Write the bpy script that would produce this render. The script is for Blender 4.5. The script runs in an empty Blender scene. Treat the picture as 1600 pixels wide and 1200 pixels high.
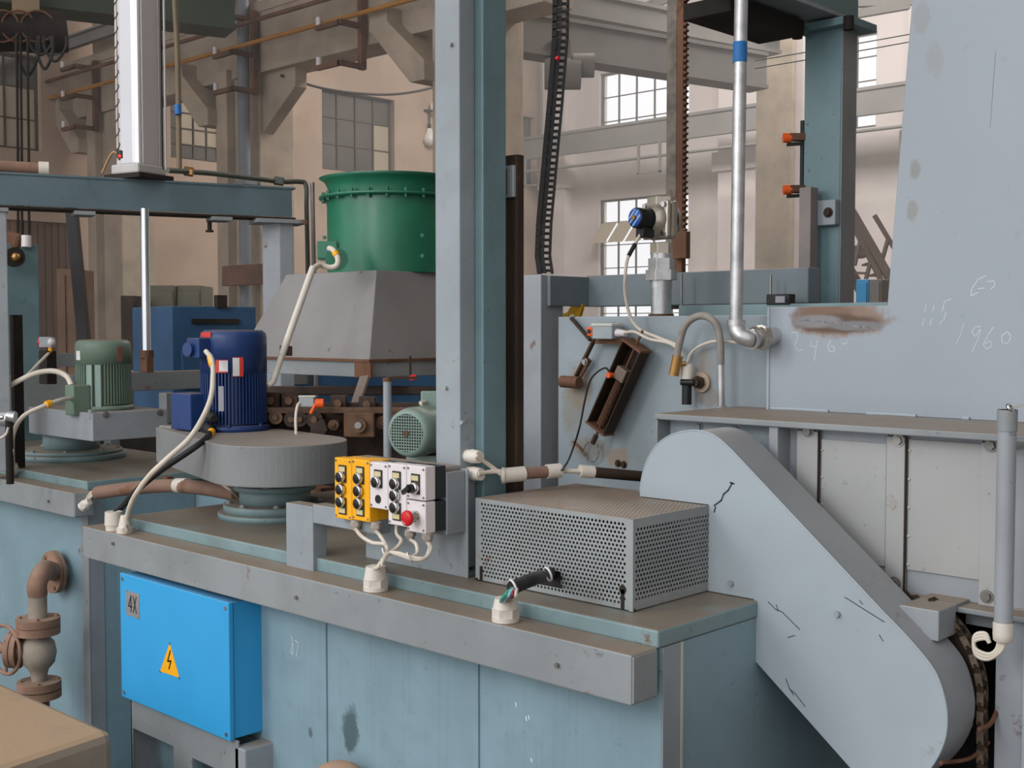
import bpy, bmesh, math, random
from mathutils import Vector, Matrix
random.seed(7)
S = bpy.context.scene
COL = S.collection
# ---------------------------------------------------------------- camera, sky, light, exposure
FP = 1888.0; EYE = 1.70
YAW = math.radians(43.6); PIT = math.radians(2.67)
FW = Vector((-math.sin(YAW)*math.cos(PIT), math.cos(YAW)*math.cos(PIT), -math.sin(PIT)))
RT = Vector((math.cos(YAW), math.sin(YAW), 0))
UP = RT.cross(FW)
cd = bpy.data.cameras.new('camera'); cam = bpy.data.objects.new('camera', cd); COL.objects.link(cam)
cd.sensor_width = 36; cd.lens = FP/1600*36; cd.clip_end = 200
cam.location = (0, 0, EYE); cam.rotation_euler = (math.pi/2-PIT, 0, YAW)
S.camera = cam
S.view_settings.view_transform = 'Standard'; S.view_settings.look = 'None'
S.view_settings.exposure = 0.14; S.view_settings.gamma = 1.0
try: S.view_settings.use_curve_mapping = False
except Exception: pass
W = bpy.data.worlds.new('overcast'); S.world = W; W.use_nodes = True
bgn = W.node_tree.nodes['Background']
bgn.inputs[0].default_value = (0.98, 0.98, 1.0, 1); bgn.inputs[1].default_value = 1.12
ld = bpy.data.lights.new('window_daylight', 'AREA'); ld.shape = 'RECTANGLE'; ld.size = 1.6; ld.size_y = 3.2; ld.energy = 130; ld.color = (1, .98, .95)
lo = bpy.data.objects.new('window_daylight', ld); COL.objects.link(lo); lo.location = (-5.5, -4.5, 5.2)
lo.rotation_euler = (Vector((-3, 3, 1.0))-lo.location).to_track_quat('-Z', 'Y').to_euler()
lob = bpy.data.objects.new('window_daylight', ld); COL.objects.link(lob); lob.location = (-1.8, -5.5, 4.6)
lob.rotation_euler = (Vector((-3, 3, 1.0))-lob.location).to_track_quat('-Z', 'Y').to_euler()
ld2 = bpy.data.lights.new('added_fill_rear', 'AREA'); ld2.shape = 'RECTANGLE'; ld2.size = 10; ld2.size_y = 3; ld2.energy = 1500; ld2.color = (1, .965, .93)  # added fill lamp under the ceiling to brighten the far hall
lo2 = bpy.data.objects.new('added_fill_rear', ld2); COL.objects.link(lo2); lo2.location = (-10, 16, 10.2)

def at(x, y, X=None, Y=None, Z=None, d=None):
    """the point where the sight line of a spot in the photograph meets a plane of the place"""
    v = FW + RT*((x-800)/FP) + UP*((600-y)/FP)
    t = X/v.x if X is not None else Y/v.y if Y is not None else (Z-EYE)/v.z if Z is not None else d
    return Vector((v.x*t, v.y*t, EYE+v.z*t))

# ---------------------------------------------------------------- materials
def lin(c):
    r = []
    for v in c:
        v = v/255.0
        r.append(v/12.92 if v <= .04045 else ((v+.055)/1.055)**2.4)
    return (r[0], r[1], r[2], 1)
_M = {}
def mat(name, c, rough=.5, metal=0, var=.10, vs=3.0, top=0, topc=(135,118,100), rust=0, rustc=(112,72,46), rs=6.0, streak=0, bump=.05, stains=(), bs=40, emis=0, alpha=1, trans=0, spec=.4, grime=0, grimec=(70,66,60), speck=0):
    if name in _M: return _M[name]
    m = bpy.data.materials.new(name); m.use_nodes = True; _M[name] = m
    t = m.node_tree; n = t.nodes; L = t.links; b = n['Principled BSDF']
    geo = n.new('ShaderNodeNewGeometry')
    P = geo.outputs['Position']
    def noise(scale, detail=4, src=P, rough_=.6):
        q = n.new('ShaderNodeTexNoise'); q.inputs['Scale'].default_value = scale; q.inputs['Detail'].default_value = detail; q.inputs['Roughness'].default_value = rough_
        L.new(src, q.inputs['Vector']); return q.outputs['Fac']
    def ramp(v, a, b_, hi=1):
        q = n.new('ShaderNodeMapRange'); q.interpolation_type = 'SMOOTHSTEP'
        q.inputs['From Min'].default_value = a; q.inputs['From Max'].default_value = b_; q.inputs['To Max'].default_value = hi
        L.new(v, q.inputs['Value']); return q.outputs['Result']
    def mul(a, c_):
        q = n.new('ShaderNodeMath'); q.operation = 'MULTIPLY'
        for i, v in enumerate((a, c_)):
            if isinstance(v, (int, float)): q.inputs[i].default_value = v
            else: L.new(v, q.inputs[i])
        return q.outputs[0]
    def mix(cur, colr, fac):
        q = n.new('ShaderNodeMix'); q.data_type = 'RGBA'
        if isinstance(cur, tuple): q.inputs['A'].default_value = cur
        else: L.new(cur, q.inputs['A'])
        if isinstance(colr, tuple): q.inputs['B'].default_value = colr
        else: L.new(colr, q.inputs['B'])
        if isinstance(fac, (int, float)): q.inputs['Factor'].default_value = fac
        else: L.new(fac, q.inputs['Factor'])
        return q.outputs['Result']
    base = lin(c)
    dk = tuple(v*(1-var*1.6) for v in base[:3])+(1,); lt = tuple(min(1, v*(1+var)) for v in base[:3])+(1,)
    cur = mix(dk, lt, ramp(noise(vs), .32, .68))
    if streak:
        mp = n.new('ShaderNodeMapping'); mp.inputs['Scale'].default_value = (60, 60, 1.1); L.new(P, mp.inputs['Vector'])
        cur = mix(cur, tuple(v*.55 for v in base[:3])+(1,), ramp(noise(1.0, 3, mp.outputs[0]), .5, .75, streak))
    if speck:
        cur = mix(cur, tuple(v*.45 for v in base[:3])+(1,), ramp(noise(34, 3), .66, .74, speck))
        cur = mix(cur, tuple(v*.72 for v in base[:3])+(1,), ramp(noise(4.5, 9, P, .75), .56, .72, speck))
    if grime:
        cur = mix(cur, lin(grimec), ramp(noise(vs*1.7, 7), .5, .72, grime))
    if rust:
        cur = mix(cur, lin(rustc), ramp(noise(rs, 8, P, .7), .66-.22*rust, .74-.16*rust, .9))
    if top:
        sx = n.new('ShaderNodeSeparateXYZ'); L.new(geo.outputs['Normal'], sx.inputs[0])
        f = mul(ramp(sx.outputs['Z'], .6, .95), ramp(noise(5, 6), .12, .5, top))
        cur = mix(cur, lin(topc), f)
    for (cx, cy, cz, rx, ry, rz, colr, st, *am) in stains:
        am = am[0] if am else 1.1
        v1 = n.new('ShaderNodeVectorMath'); v1.operation = 'SUBTRACT'; L.new(P, v1.inputs[0]); v1.inputs[1].default_value = (cx, cy, cz)
        v2 = n.new('ShaderNodeVectorMath'); v2.operation = 'DIVIDE'; L.new(v1.outputs[0], v2.inputs[0]); v2.inputs[1].default_value = (rx, ry, rz)
        v3 = n.new('ShaderNodeVectorMath'); v3.operation = 'LENGTH'; L.new(v2.outputs[0], v3.inputs[0])
        nn = n.new('ShaderNodeMath'); nn.operation = 'MULTIPLY_ADD'; L.new(noise(28, 5), nn.inputs[0]); nn.inputs[1].default_value = am; 
        s_ = n.new('ShaderNodeMath'); s_.operation = 'SUBTRACT'; L.new(v3.outputs['Value'], s_.inputs[0]); s_.inputs[1].default_value = am/2
        L.new(s_.outputs[0], nn.inputs[2])
        cur = mix(cur, lin(colr), ramp(mul(nn.outputs[0], -1), -1.05, -.6, st))
    L.new(cur, b.inputs['Base Color'])
    b.inputs['Metallic'].default_value = metal
    b.inputs['Specular IOR Level'].default_value = spec
    rr = n.new('ShaderNodeMapRange'); rr.inputs['To Min'].default_value = max(0, rough-.08); rr.inputs['To Max'].default_value = min(1, rough+.12)
    L.new(noise(vs*4), rr.inputs['Value']); L.new(rr.outputs[0], b.inputs['Roughness'])
    if bump:
        bp = n.new('ShaderNodeBump'); bp.inputs['Strength'].default_value = bump; bp.inputs['Distance'].default_value = .004
        L.new(noise(bs, 5), bp.inputs['Height']); L.new(bp.outputs[0], b.inputs['Normal'])
    if emis:
        b.inputs['Emission Color'].default_value = base; b.inputs['Emission Strength'].default_value = emis
    if trans:
        b.inputs['Transmission Weight'].default_value = trans
    if alpha < 1: b.inputs['Alpha'].default_value = alpha
    return m

# ---------------------------------------------------------------- mesh builder
class MB:
    def __init__(s): s.v = []; s.f = []; s.sm = []
    def add(s, vs, fs, smooth=False):
        o = len(s.v); s.v += [Vector(v) for v in vs]
        for f in fs: s.f.append([i+o for i in f]); s.sm.append(smooth)
        return s
    def box(s, x0, x1, y0, y1, z0, z1):
        if x0 > x1: x0, x1 = x1, x0
        if y0 > y1: y0, y1 = y1, y0
        if z0 > z1: z0, z1 = z1, z0
        return s.add([(x0,y0,z0),(x1,y0,z0),(x1,y1,z0),(x0,y1,z0),(x0,y0,z1),(x1,y0,z1),(x1,y1,z1),(x0,y1,z1)],
                     [(0,3,2,1),(4,5,6,7),(0,1,5,4),(1,2,6,5),(2,3,7,6),(3,0,4,7)])
    def obox(s, c, a, b, d):
        """box round centre c with half axes a, b, d"""
        c, a, b, d = map(Vector, (c, a, b, d))
        if a.cross(b).dot(d) < 0: a = -a
        vs = [c+a*i+b*j+d*k for k in (-1,1) for j in (-1,1) for i in (-1,1)]
        return s.add(vs, [(0,2,3,1),(4,5,7,6),(0,1,5,4),(1,3,7,5),(3,2,6,7),(2,0,4,6)])
    def bar(s, p, q, w, h, up=(0,0,1)):
        p, q = Vector(p), Vector(q); t = (q-p); l = t.length/2; t.normalize()
        u = Vector(up); a = t.cross(u)
        if a.length < 1e-4: a = t.cross(Vector((1,0,0)))
        a.normalize(); b = a.cross(t).normalized()
        return s.obox((p+q)/2, t*l, a*w/2, b*h/2)
    def cyl(s, p, q, r, r2=None, n=20, caps=True, smooth=True):
        p, q = Vector(p), Vector(q); r2 = r if r2 is None else r2; t = (q-p).normalized()
        a = t.orthogonal().normalized(); b = t.cross(a)
        vs = []
        for c, rr in ((p, r), (q, r2)):
            for i in range(n):
                g = 2*math.pi*i/n; vs.append(c+a*math.cos(g)*rr+b*math.sin(g)*rr)
        s.add(vs, [(i, (i+1) % n, n+(i+1) % n, n+i) for i in range(n)], smooth)
        if caps:
            s.add(vs[:n], [list(range(n))[::-1]]); s.add(vs[n:], [list(range(n))])
        return s
    def hexa(s, p, q, r): return s.cyl(p, q, r, n=6, smooth=False)
    def tube(s, pts, r, n=10, smooth_path=True, caps=True):
        P = [Vector(p) for p in pts]
        if smooth_path and len(P) > 2:
            Q = [P[0]*2-P[1]] + P + [P[-1]*2-P[-2]]; R = []
            for i in range(1, len(Q)-2):
                for k in range(6):
                    t = k/6; a, b, c, d = Q[i-1], Q[i], Q[i+1], Q[i+2]
                    R.append(.5*((2*b)+(c-a)*t+(2*a-5*b+4*c-d)*t*t+(3*b-a-3*c+d)*t*t*t))
            R.append(P[-1]); P = R
        up = None; vs = []
        for i, p in enumerate(P):
            t = (P[min(i+1, len(P)-1)]-P[max(i-1, 0)]).normalized()
            if up is None: up = t.orthogonal().normalized()
            up = (up-t*up.dot(t)).normalized(); b = t.cross(up)
            rr = r(i/(len(P)-1)) if callable(r) else r
            for k in range(n):
                g = 2*math.pi*k/n; vs.append(p+up*math.cos(g)*rr+b*math.sin(g)*rr)
        fs = [(i*n+k, i*n+(k+1) % n, (i+1)*n+(k+1) % n, (i+1)*n+k) for i in range(len(P)-1) for k in range(n)]
        s.add(vs, fs, True)
        if caps: s.add(vs[:n], [list(range(n))[::-1]]); s.add(vs[-n:], [list(range(n))])
        return s
    def prism(s, pts, d):
        """closed outline pts (3-D, planar) pushed along vector d"""
        P = [Vector(p) for p in pts]; d = Vector(d); n = len(P)
        nm = sum((P[i].cross(P[(i+1) % n]) for i in range(n)), Vector())
        if nm.dot(d) > 0: P = P[::-1]
        vs = P+[p+d for p in P]
        s.add(vs, [list(range(n)), list(range(n, 2*n))[::-1]] + [(i, n+i, n+(i+1) % n, (i+1) % n) for i in range(n)])
        return s
    def lathe(s, o, ax, prof, n=32, closed=False):
        """prof = [(r, h)...] turned round axis ax through o"""
        o = Vector(o); ax = Vector(ax).normalized(); a = ax.orthogonal().normalized(); b = ax.cross(a); vs = []
        for r, h in prof:
            for k in range(n):
                g = 2*math.pi*k/n; vs.append(o+ax*h+(a*math.cos(g)+b*math.sin(g))*max(r, 1e-5))
        m = len(prof)
        s.add(vs, [(i*n+k, i*n+(k+1) % n, (i+1)*n+(k+1) % n, (i+1)*n+k) for i in range(m-1) for k in range(n)], True)
        return s
    def ball(s, c, r, n=14, sq=(1,1,1)):
        m = n//2; vs = []
        for i in range(m+1):
            th = math.pi*i/m
            for k in range(n):
                g = 2*math.pi*k/n
                vs.append((c[0]+r*sq[0]*math.sin(th)*math.cos(g), c[1]+r*sq[1]*math.sin(th)*math.sin(g), c[2]+r*sq[2]*math.cos(th)))
        s.add(vs, [(i*n+k, (i+1)*n+k, (i+1)*n+(k+1) % n, i*n+(k+1) % n) for i in range(m) for k in range(n)], True)
        return s
    def ribbon(s, lines, o, u, v, w, h):
        """drawn strokes: lines of (a, b) on the plane o + a*u + b*v, width w, lifted h"""
        o, u, v = map(Vector, (o, u, v)); nn = u.cross(v).normalized()
        for ln in lines:
            for i in range(len(ln)-1):
                p = o+u*ln[i][0]+v*ln[i][1]; q = o+u*ln[i+1][0]+v*ln[i+1][1]
                t = (q-p)
                if t.length < 1e-6: continue
                t.normalize(); a = nn.cross(t)*w/2; e = t*w*.3
                s.prism([p-a-e, q-a+e, q+a+e, p+a-e], nn*h)
        return s
    def build(s, name, m, parent=None, bevel=0, label=None, kind=None, loc=None):
        me = bpy.data.meshes.new(name)
        if parent is not None: off = Vector(parent['_o'])
        elif loc is not None: off = Vector(loc)
        else:
            xs = [v.x for v in s.v]; ys = [v.y for v in s.v]; zs = [v.z for v in s.v]
            off = Vector(((min(xs)+max(xs))/2, (min(ys)+max(ys))/2, min(zs)))
        me.from_pydata([v-off for v in s.v], [], s.f)
        me.polygons.foreach_set('use_smooth', s.sm)
        me.materials.append(m); me.update()
        o = bpy.data.objects.new(name, me); COL.objects.link(o)
        o['_o'] = tuple(off)
        if parent is not None: o.parent = parent
        else: o.location = off
        if bevel:
            b = o.modifiers.new('bevel', 'BEVEL'); b.width = bevel; b.segments = 2; b.limit_method = 'ANGLE'; b.angle_limit = .7
            b.harden_normals = False
        if label: o['label'] = label
        if kind: o['kind'] = kind
        return o
def tag(o, label, cat, group=None):
    o['label'] = label; o['category'] = cat
    if group: o['group'] = group
    return o
def thing(name, label, cat, loc, group=None):
    o = bpy.data.objects.new(name, None); COL.objects.link(o); o.empty_display_size = .1
    o.location = loc; o['_o'] = tuple(loc)
    return tag(o, label, cat, group)
def struct(mb, name, m, **k): return mb.build(name, m, kind='structure', **k)
X_, Y_, Z_ = Vector((1,0,0)), Vector((0,1,0)), Vector((0,0,1))

# ---------------------------------------------------------------- palette
BG = mat('grey_blue_paint', (152,158,164), .42, var=.06, speck=.5, top=.85, topc=(138,124,108), rust=.12, bump=.04, grime=.15, grimec=(120,118,112))
BGd = mat('grey_duct_paint', (140,146,149), .45, var=.07, speck=.7, top=.9, topc=(140,122,104), rust=.2, bump=.04, grime=.2, grimec=(112,104,96))
TEAL = mat('teal_tank_paint', (132,159,171), .45, speck=.35, var=.06, top=.9, topc=(128,112,94), streak=.16, rust=.06, bump=.04,
    stains=[(*at(548,1140,Y=2.32), .045,.03,.085,(62,82,84),.8), (*at(485,1145,Y=2.32), .012,.02,.02,(70,85,88),.7), (*at(1290,1000,Y=2.32), .1,.05,.1,(90,110,110),.0)])
TEALL = mat('teal_lid_paint', (124,148,152), .45, var=.08, speck=.7, top=.92, topc=(126,114,100), rust=.15, bump=.05, grime=.25, grimec=(105,110,105))
COLM = mat('grey_column_paint', (146,155,161), .42, speck=.55, var=.07, top=.8, rust=.10, bump=.04, grime=.2, grimec=(120,124,126))
TCOL = mat('teal_column_paint', (106,134,140), .42, speck=.9, var=.09, top=.6, rust=.12, bump=.05, grime=.4, grimec=(92,112,114))
DARKST = mat('dark_rusty_steel', (62,48,38), .7, metal=.2, var=.25, rust=.5, rustc=(92,60,40), bump=.3)
RUST = mat('rusty_steel', (112,78,58), .75, var=.25, rust=.6, rustc=(84,56,42), bump=.3)
RUSTP = mat('rusty_pipe', (132,104,90), .7, var=.15, rust=.5, rustc=(118,84,64), top=.6, bump=.25)
BLACK = mat('black_plastic', (26,26,28), .4, var=.1, bump=0)
BLACKR = mat('black_rubber', (34,33,34), .6, var=.15, bump=.05)
CHROME = mat('chrome', (210,210,212), .12, metal=1, var=.02, bump=0)
ZINC = mat('galvanized_steel', (196,198,200), .38, metal=.75, var=.14, vs=14, rust=.1, bump=.15)
ALU = mat('anodised_aluminium', (206,206,210), .36, metal=.45, var=.02, bump=0)
CAST = mat('cast_nickel', (190,184,172), .34, metal=.8, var=.08, bump=.1)
WHITEC = mat('white_cable_sheath', (214,206,192), .5, var=.07, vs=9, bump=0)
WPLAS = mat('white_plastic', (226,220,222), .4, var=.03, bump=0, grime=.08, grimec=(170,140,110))
WPIPE = mat('white_pvc', (214,208,198), .45, var=.06, bump=0, grime=.2, grimec=(150,135,115))
YEL = mat('yellow_plastic', (248,178,20), .4, var=.04, bump=0)
RED = mat('red_plastic', (205,30,36), .3, var=.03, bump=0)
ORG = mat('orange_plastic', (238,96,30), .45, var=.05, bump=0)
BRASS = mat('brass', (178,138,84), .38, metal=.8, var=.15, bump=.1)
BLUEM = mat('blue_motor_paint', (32,60,112), .38, var=.1, top=.4, bump=.08, rust=.04)
GRNM = mat('green_grey_motor_paint', (106,126,112), .45, var=.1, top=.5, bump=.08, rust=.08)
GRNM2 = mat('pale_green_motor_paint', (136,158,150), .42, var=.06, top=.3, bump=.05)
GREEN = mat('green_fan_paint', (26,110,82), .3, var=.12, top=.2, bump=.03, grime=.15, grimec=(60,110,90), spec=.6)
SKYB = mat('bright_blue_paint', (52,160,220), .42, var=.03, vs=2, bump=.02, top=.3, topc=(150,160,160))
HOODM = mat('grey_hood_paint', (136,134,134), .5, var=.05, top=.6, rust=.12, bump=.05, grime=.15, grimec=(116,104,92))
LABEL = mat('cream_label', (206,196,150), .5, var=.04, bump=0)
CONC = mat('concrete', (168,152,136), .85, var=.1, vs=5, bump=.35, grime=.3, grimec=(130,116,102))
BOLT = mat('bolt_steel', (150,148,144), .4, metal=.7, var=.2, bump=.1)
BOLTG = mat('painted_bolt', (150,158,162), .45, var=.1, bump=.05)
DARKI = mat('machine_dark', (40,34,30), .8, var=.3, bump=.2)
CHALK = mat('white_chalk', (214,222,230), .9, var=.1, bump=0)
BLUE2 = mat('mid_blue_paint', (50,88,124), .5, var=.08, top=.4, bump=.03)
TIE = WPLAS

F0 = -0.6
def pm(p):
    "metres covered by one picture step at point p"
    return (Vector(p)-Vector((0, 0, EYE))).dot(FW)/FP
def bolt(parent, p, nrm, r=.008, m=BOLTG, name='bolt', washer=True, h=.007):
    p = Vector(p); nv = Vector(nrm).normalized(); b = MB()
    if washer: b.cyl(p, p+nv*.0025, r*1.5, n=14)
    b.hexa(p, p+nv*(.0025+h), r)
    return b.build(name, m, parent)
def cable(name, pts, r, m, label, cat='cable', group=None, parent=None, n=8):
    o = MB().tube(pts, r, n=n).build(name, m, parent)
    if parent is None: tag(o, label, cat, group)
    return o
def gland(parent, p, ax, r, L, m=WPIPE, name='cable_gland'):
    p = Vector(p); ax = Vector(ax).normalized(); b = MB()
    b.cyl(p, p+ax*L*.22, r*.95, n=16); b.hexa(p+ax*L*.22, p+ax*L*.55, r); b.cyl(p+ax*L*.55, p+ax*L, r*.9, r*.62, n=16)
    return b.build(name, m, parent)
# ================================================================ THE HALL
XL, YF, ZC = -20.0, 22.0, 10.4
PLAST = mat('cream_plaster', (192,168,148), .85, var=.08, vs=.7, grime=.35, grimec=(150,128,108), bump=.1, bs=12)
PLASTF = mat('pale_plaster', (216,206,202), .85, var=.06, vs=.6, grime=.25, grimec=(176,158,142), bump=.1, bs=12)
CCOL = mat('concrete_column', (176,160,142), .85, var=.12, vs=1.6, streak=.2, grime=.3, grimec=(126,106,88), bump=.2, bs=14)
BROWNW = mat('brown_brick_wall', (124,98,80), .85, var=.12, vs=1.5, bump=.2)
FRAME = mat('window_frame_paint', (88,76,66), .6, var=.1, bump=0)
GLASSD = mat('dirty_dark_glass', (104,98,92), .12, var=.15, vs=.8, bump=0, spec=.7)
GLASST = mat('dusty_tan_glass', (190,176,152), .4, var=.05, vs=.8, bump=0)
GLASSC = mat('clear_glass', (255,255,255), .05, var=0, bump=0, alpha=.04)
FLOORM = mat('dark_concrete_floor', (92,84,76), .7, var=.15, vs=.8, grime=.4, grimec=(60,54,48), bump=.2, bs=10)
CRANE = mat('dark_green_crane_paint', (66,76,62), .6, var=.12, vs=1, bump=0)
CRANEG = mat('grey_crane_paint', (132,128,124), .7, var=.08, vs=1, bump=0)
struct(MB().box(XL-6, 6, -8, YF+.3, F0-.2, F0), 'floor', FLOORM)
def wall_holes(mb, a0, a1, z0, z1, holes, put):
    xs = sorted({a0, a1, *[h[0] for h in holes], *[h[1] for h in holes]}); zs = sorted({z0, z1, *[h[2] for h in holes], *[h[3] for h in holes]})
    for i in range(len(xs)-1):
        for j in range(len(zs)-1):
            cx, cz = (xs[i]+xs[i+1])/2, (zs[j]+zs[j+1])/2
            if not any(h[0] < cx < h[1] and h[2] < cz < h[3] for h in holes): put(mb, xs[i], xs[i+1], zs[j], zs[j+1])
LW = [(7.2, 9.45, 4.68, 6.27), (11.9, 13.02, 4.83, 6.0), (15.37, 17.32, 4.95, 6.6), (20.4, 21.79, 5.12, 6.78)]
LH = LW+[(8.3, 10.0, F0, 3.5)]
mb = MB(); wall_holes(mb, -8, YF, F0, ZC, LH, lambda m, a, b, c, d: m.box(XL-.3, XL, a, b, c, d)); struct(mb, 'wall_left', PLAST)
FWN = [(-18.15, -15.6, 5.93, 7.6), (-18.15, -15.6, 1.5, 4.68), (-12.6, -11.2, 5.6, 7.45), (-17.9, -17.1, .4, 1.35), (-16.4, -15.9, .4, 1.35)]
mb = MB(); wall_holes(mb, XL, 4, F0, ZC, FWN, lambda m, a, b, c, d: m.box(a, b, YF, YF+.3, c, d)); struct(mb, 'wall_back', PLASTF)
struct(MB().box(4, 4.3, -1.5, YF+.3, F0, ZC), 'light_blocker_right', PLAST)  # unseen wall added to block sky light and darken right-facing sides
struct(MB().box(XL-.3, 4.3, 1.5, YF+.3, ZC, ZC+.2), 'ceiling', mat('pale_ceiling', (190,180,168), .9, var=.05, vs=.6, bump=0))
# the neighbouring bay seen through the left windows
struct(MB().box(XL-5, XL-4.8, 0, YF, F0, ZC).box(XL-5, XL-.3, 0, YF, ZC-.4, ZC), 'wall_far_bay', PLAST)
# skirting band of darker paint on the back wall
struct(MB().box(XL, 4, YF-.03, YF, F0, -.2), 'baseboard_back', BROWNW)
n = [0]
def window(axis, a0, a1, z0, z1, nx, nz, glass, open_row=None, label=None):
    n[0] += 1
    p0 = (XL-.15, (a0+a1)/2, z0) if axis == 'Y' else ((a0+a1)/2, YF+.12, z0)
    e = bpy.data.objects.new('window_%d' % n[0], None); COL.objects.link(e); e.location = p0; e['_o'] = p0; e['kind'] = 'structure'
    if label: e['label'] = label
    def bx(m, u0, u1, w0, w1, t0, t1):
        if axis == 'Y': m.box(XL-.15+t0, XL-.15+t1, u0, u1, w0, w1)
        else: m.box(u0, u1, YF+.12-t1, YF+.12-t0, w0, w1)
    fr = MB(); w = .05
    bx(fr, a0, a1, z0, z0+w, -.03, .03); bx(fr, a0, a1, z1-w, z1, -.03, .03); bx(fr, a0, a0+w, z0, z1, -.03, .03); bx(fr, a1-w, a1, z0, z1, -.03, .03)
    fr.build('window_frame', FRAME, e)
    du, dz = (a1-a0)/nx, (z1-z0)/nz
    for i in range(1, nx): m = MB(); bx(m, a0+du*i-.013, a0+du*i+.013, z0+w, z1-w, -.02, .025); m.build('mullion', FRAME, e)
    for j in range(1, nz): m = MB(); bx(m, a0+w, a1-w, z0+dz*j-.01, z0+dz*j+.01, -.02, .02); m.build('glazing_bar', FRAME, e)
    for i in range(nx):
        for j in range(nz):
            g = glass(i, j) if callable(glass) else glass
            if g is None: continue
            m = MB(); bx(m, a0+du*i+.02, a0+du*(i+1)-.02, z0+dz*j+.015, z0+dz*(j+1)-.015, -.006, .0); m.build('pane', g, e)
    if open_row is not None:
        for i in range(nx):
            m = MB(); u0, u1 = a0+du*i+.03, a0+du*(i+1)-.03; zt = z0+dz*(open_row+1); 
            y0 = YF+.1
            m.prism([(u0, y0, zt), (u1, y0, zt), (u1, y0-.45, zt-.5), (u0, y0-.45, zt-.5)], (0, .01, .01)); m.build('open_sash', GLASST, e)
    return e
window('Y', *LW[0], 4, 3, lambda i, j: GLASST if j < 2 else GLASSD)
window('Y', *LW[1], 4, 4, lambda i, j: (GLASSD if i < 1 or j == 0 else GLASST))
window('Y', *LW[2], 4, 3, lambda i, j: GLASSD if i < 3 or j == 2 else GLASST)
window('Y', *LW[3], 3, 3, GLASSD)
window('X', *FWN[0], 5, 3, GLASSC)
window('X', *FWN[1], 5, 6, GLASSC, 4)
window('X', *FWN[2], 3, 4, GLASSC)
window('X', *FWN[3], 2, 3, GLASSC); window('X', *FWN[4], 2, 3, GLASSC)
# dark slatted roller door in the left wall opening
e = bpy.data.objects.new('door_1', None); COL.objects.link(e); e.location = (XL-.1, 9.1, 0); e['_o'] = (XL-.1, 9.1, 0); e['kind'] = 'structure'
for k in range(14): MB().box(XL-.14, XL-.06, 8.3+k*.1214, 8.3+k*.1214+.105, F0, 3.5).build('slat', BROWNW, e)
# concrete pilasters on the walls
for i, (x0, x1) in enumerate([(-19.6, -18.9), (-14.6, -13.6), (-10.4, -9.4)]):
    struct(MB().box(x0, x1, YF-.35, YF, F0, ZC).box(x0-.12, x1+.12, YF-.4, YF, 5.0, 5.4), 'trim_%d' % (i+1), PLASTF)
# ---- row of concrete columns carrying the girder
def haunched_column(x0, x1, y0, label, left=True, right=True):
    t = thing('concrete_column', label, 'column', ((x0+x1)/2, y0+.3, 0), 'haunched concrete columns under the girder')
    MB().box(x0, x1, y0, y0+.6, F0, ZC).build('shaft', CCOL, t, .02)
    MB().box(x0+.02, x0+.3, y0-.14, y0, F0, 5.4).build('pilaster', CCOL, t, .01)
    if right:
        m = MB().prism([(x1, y0+.05, 4.45), (x1+.78, y0+.05, 5.0), (x1+.78, y0+.05, 5.35), (x1, y0+.05, 5.55)], (0, .2, 0)); m.build('haunch', CCOL, t, .01)
    if left:
        m = MB().prism([(x0+.05, y0-.3, 4.62), (x0-.2, y0-.3, 4.62), (x0-.95, y0-.3, 5.35), (x0-.95, y0-.3, 5.6), (x0-.62, y0-.3, 5.6), (x0-.62, y0-.3, 5.42), (x0+.05, y0-.3, 4.85)], (0, .5, 0)); m.build('brace', CCOL, t, .01)
    return t
haunched_column(-15.35, -14.45, 10, 'concrete column with diagonal brace behind the beam, left of the green fan')
haunched_column(-19.25, -18.35, 10, 'concrete column rising behind the green grey motor at far left')
haunched_column(-10.72, -9.9, 10, 'concrete column with brace mostly hidden behind the tall grey post', right=False)
c4 = at(1210, 300, d=19)
t = thing('concrete_column', 'tall plain concrete column behind the galvanised pipe, left of the teal gantry post', 'column', (c4.x, c4.y, 0))
MB().box(c4.x-.36, c4.x+.3, c4.y, c4.y+.5, F0, ZC).build('shaft', CCOL, t, .03)
MB().box(c4.x+.3, c4.x+.42, c4.y+.1, c4.y+.45, F0, ZC).build('flange', PLASTF, t)
m = MB().box(-26, -9.0, 9.95, 10.45, 5.27, 6.15).box(-26, -9, 9.93, 10.5, 6.1, 6.25); tag(m.build('concrete_girder', CCOL, bevel=.01), 'long stained concrete girder resting on the haunched columns', 'girder')
m = MB().box(-26, -4.0, 9.6, 9.7, 6.32, 6.36).box(-26, -4, 9.64, 9.66, 6.36, 6.5).box(-26, -4, 9.58, 9.72, 6.5, 6.53)
tag(m.build('crane_rail', CRANEG), 'pale steel crane rail along the top of the concrete girder', 'rail')
for z, mm, nm, lb in ((5.83, RUST, 'red_pipe', 'thin dark red pipe running along the concrete girder'), (5.56, mat('ochre_pipe', (176,120,44), .6, bump=0), 'yellow_pipe', 'thin ochre yellow pipe running under the dark red pipe')):
    y = 9.55 if z > 5.7 else 9.6
    tag(MB().cyl((-23, y, z+.05), (-8.6, y, z-.02), .03, n=10).build(nm, mm), lb, 'pipe')
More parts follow.
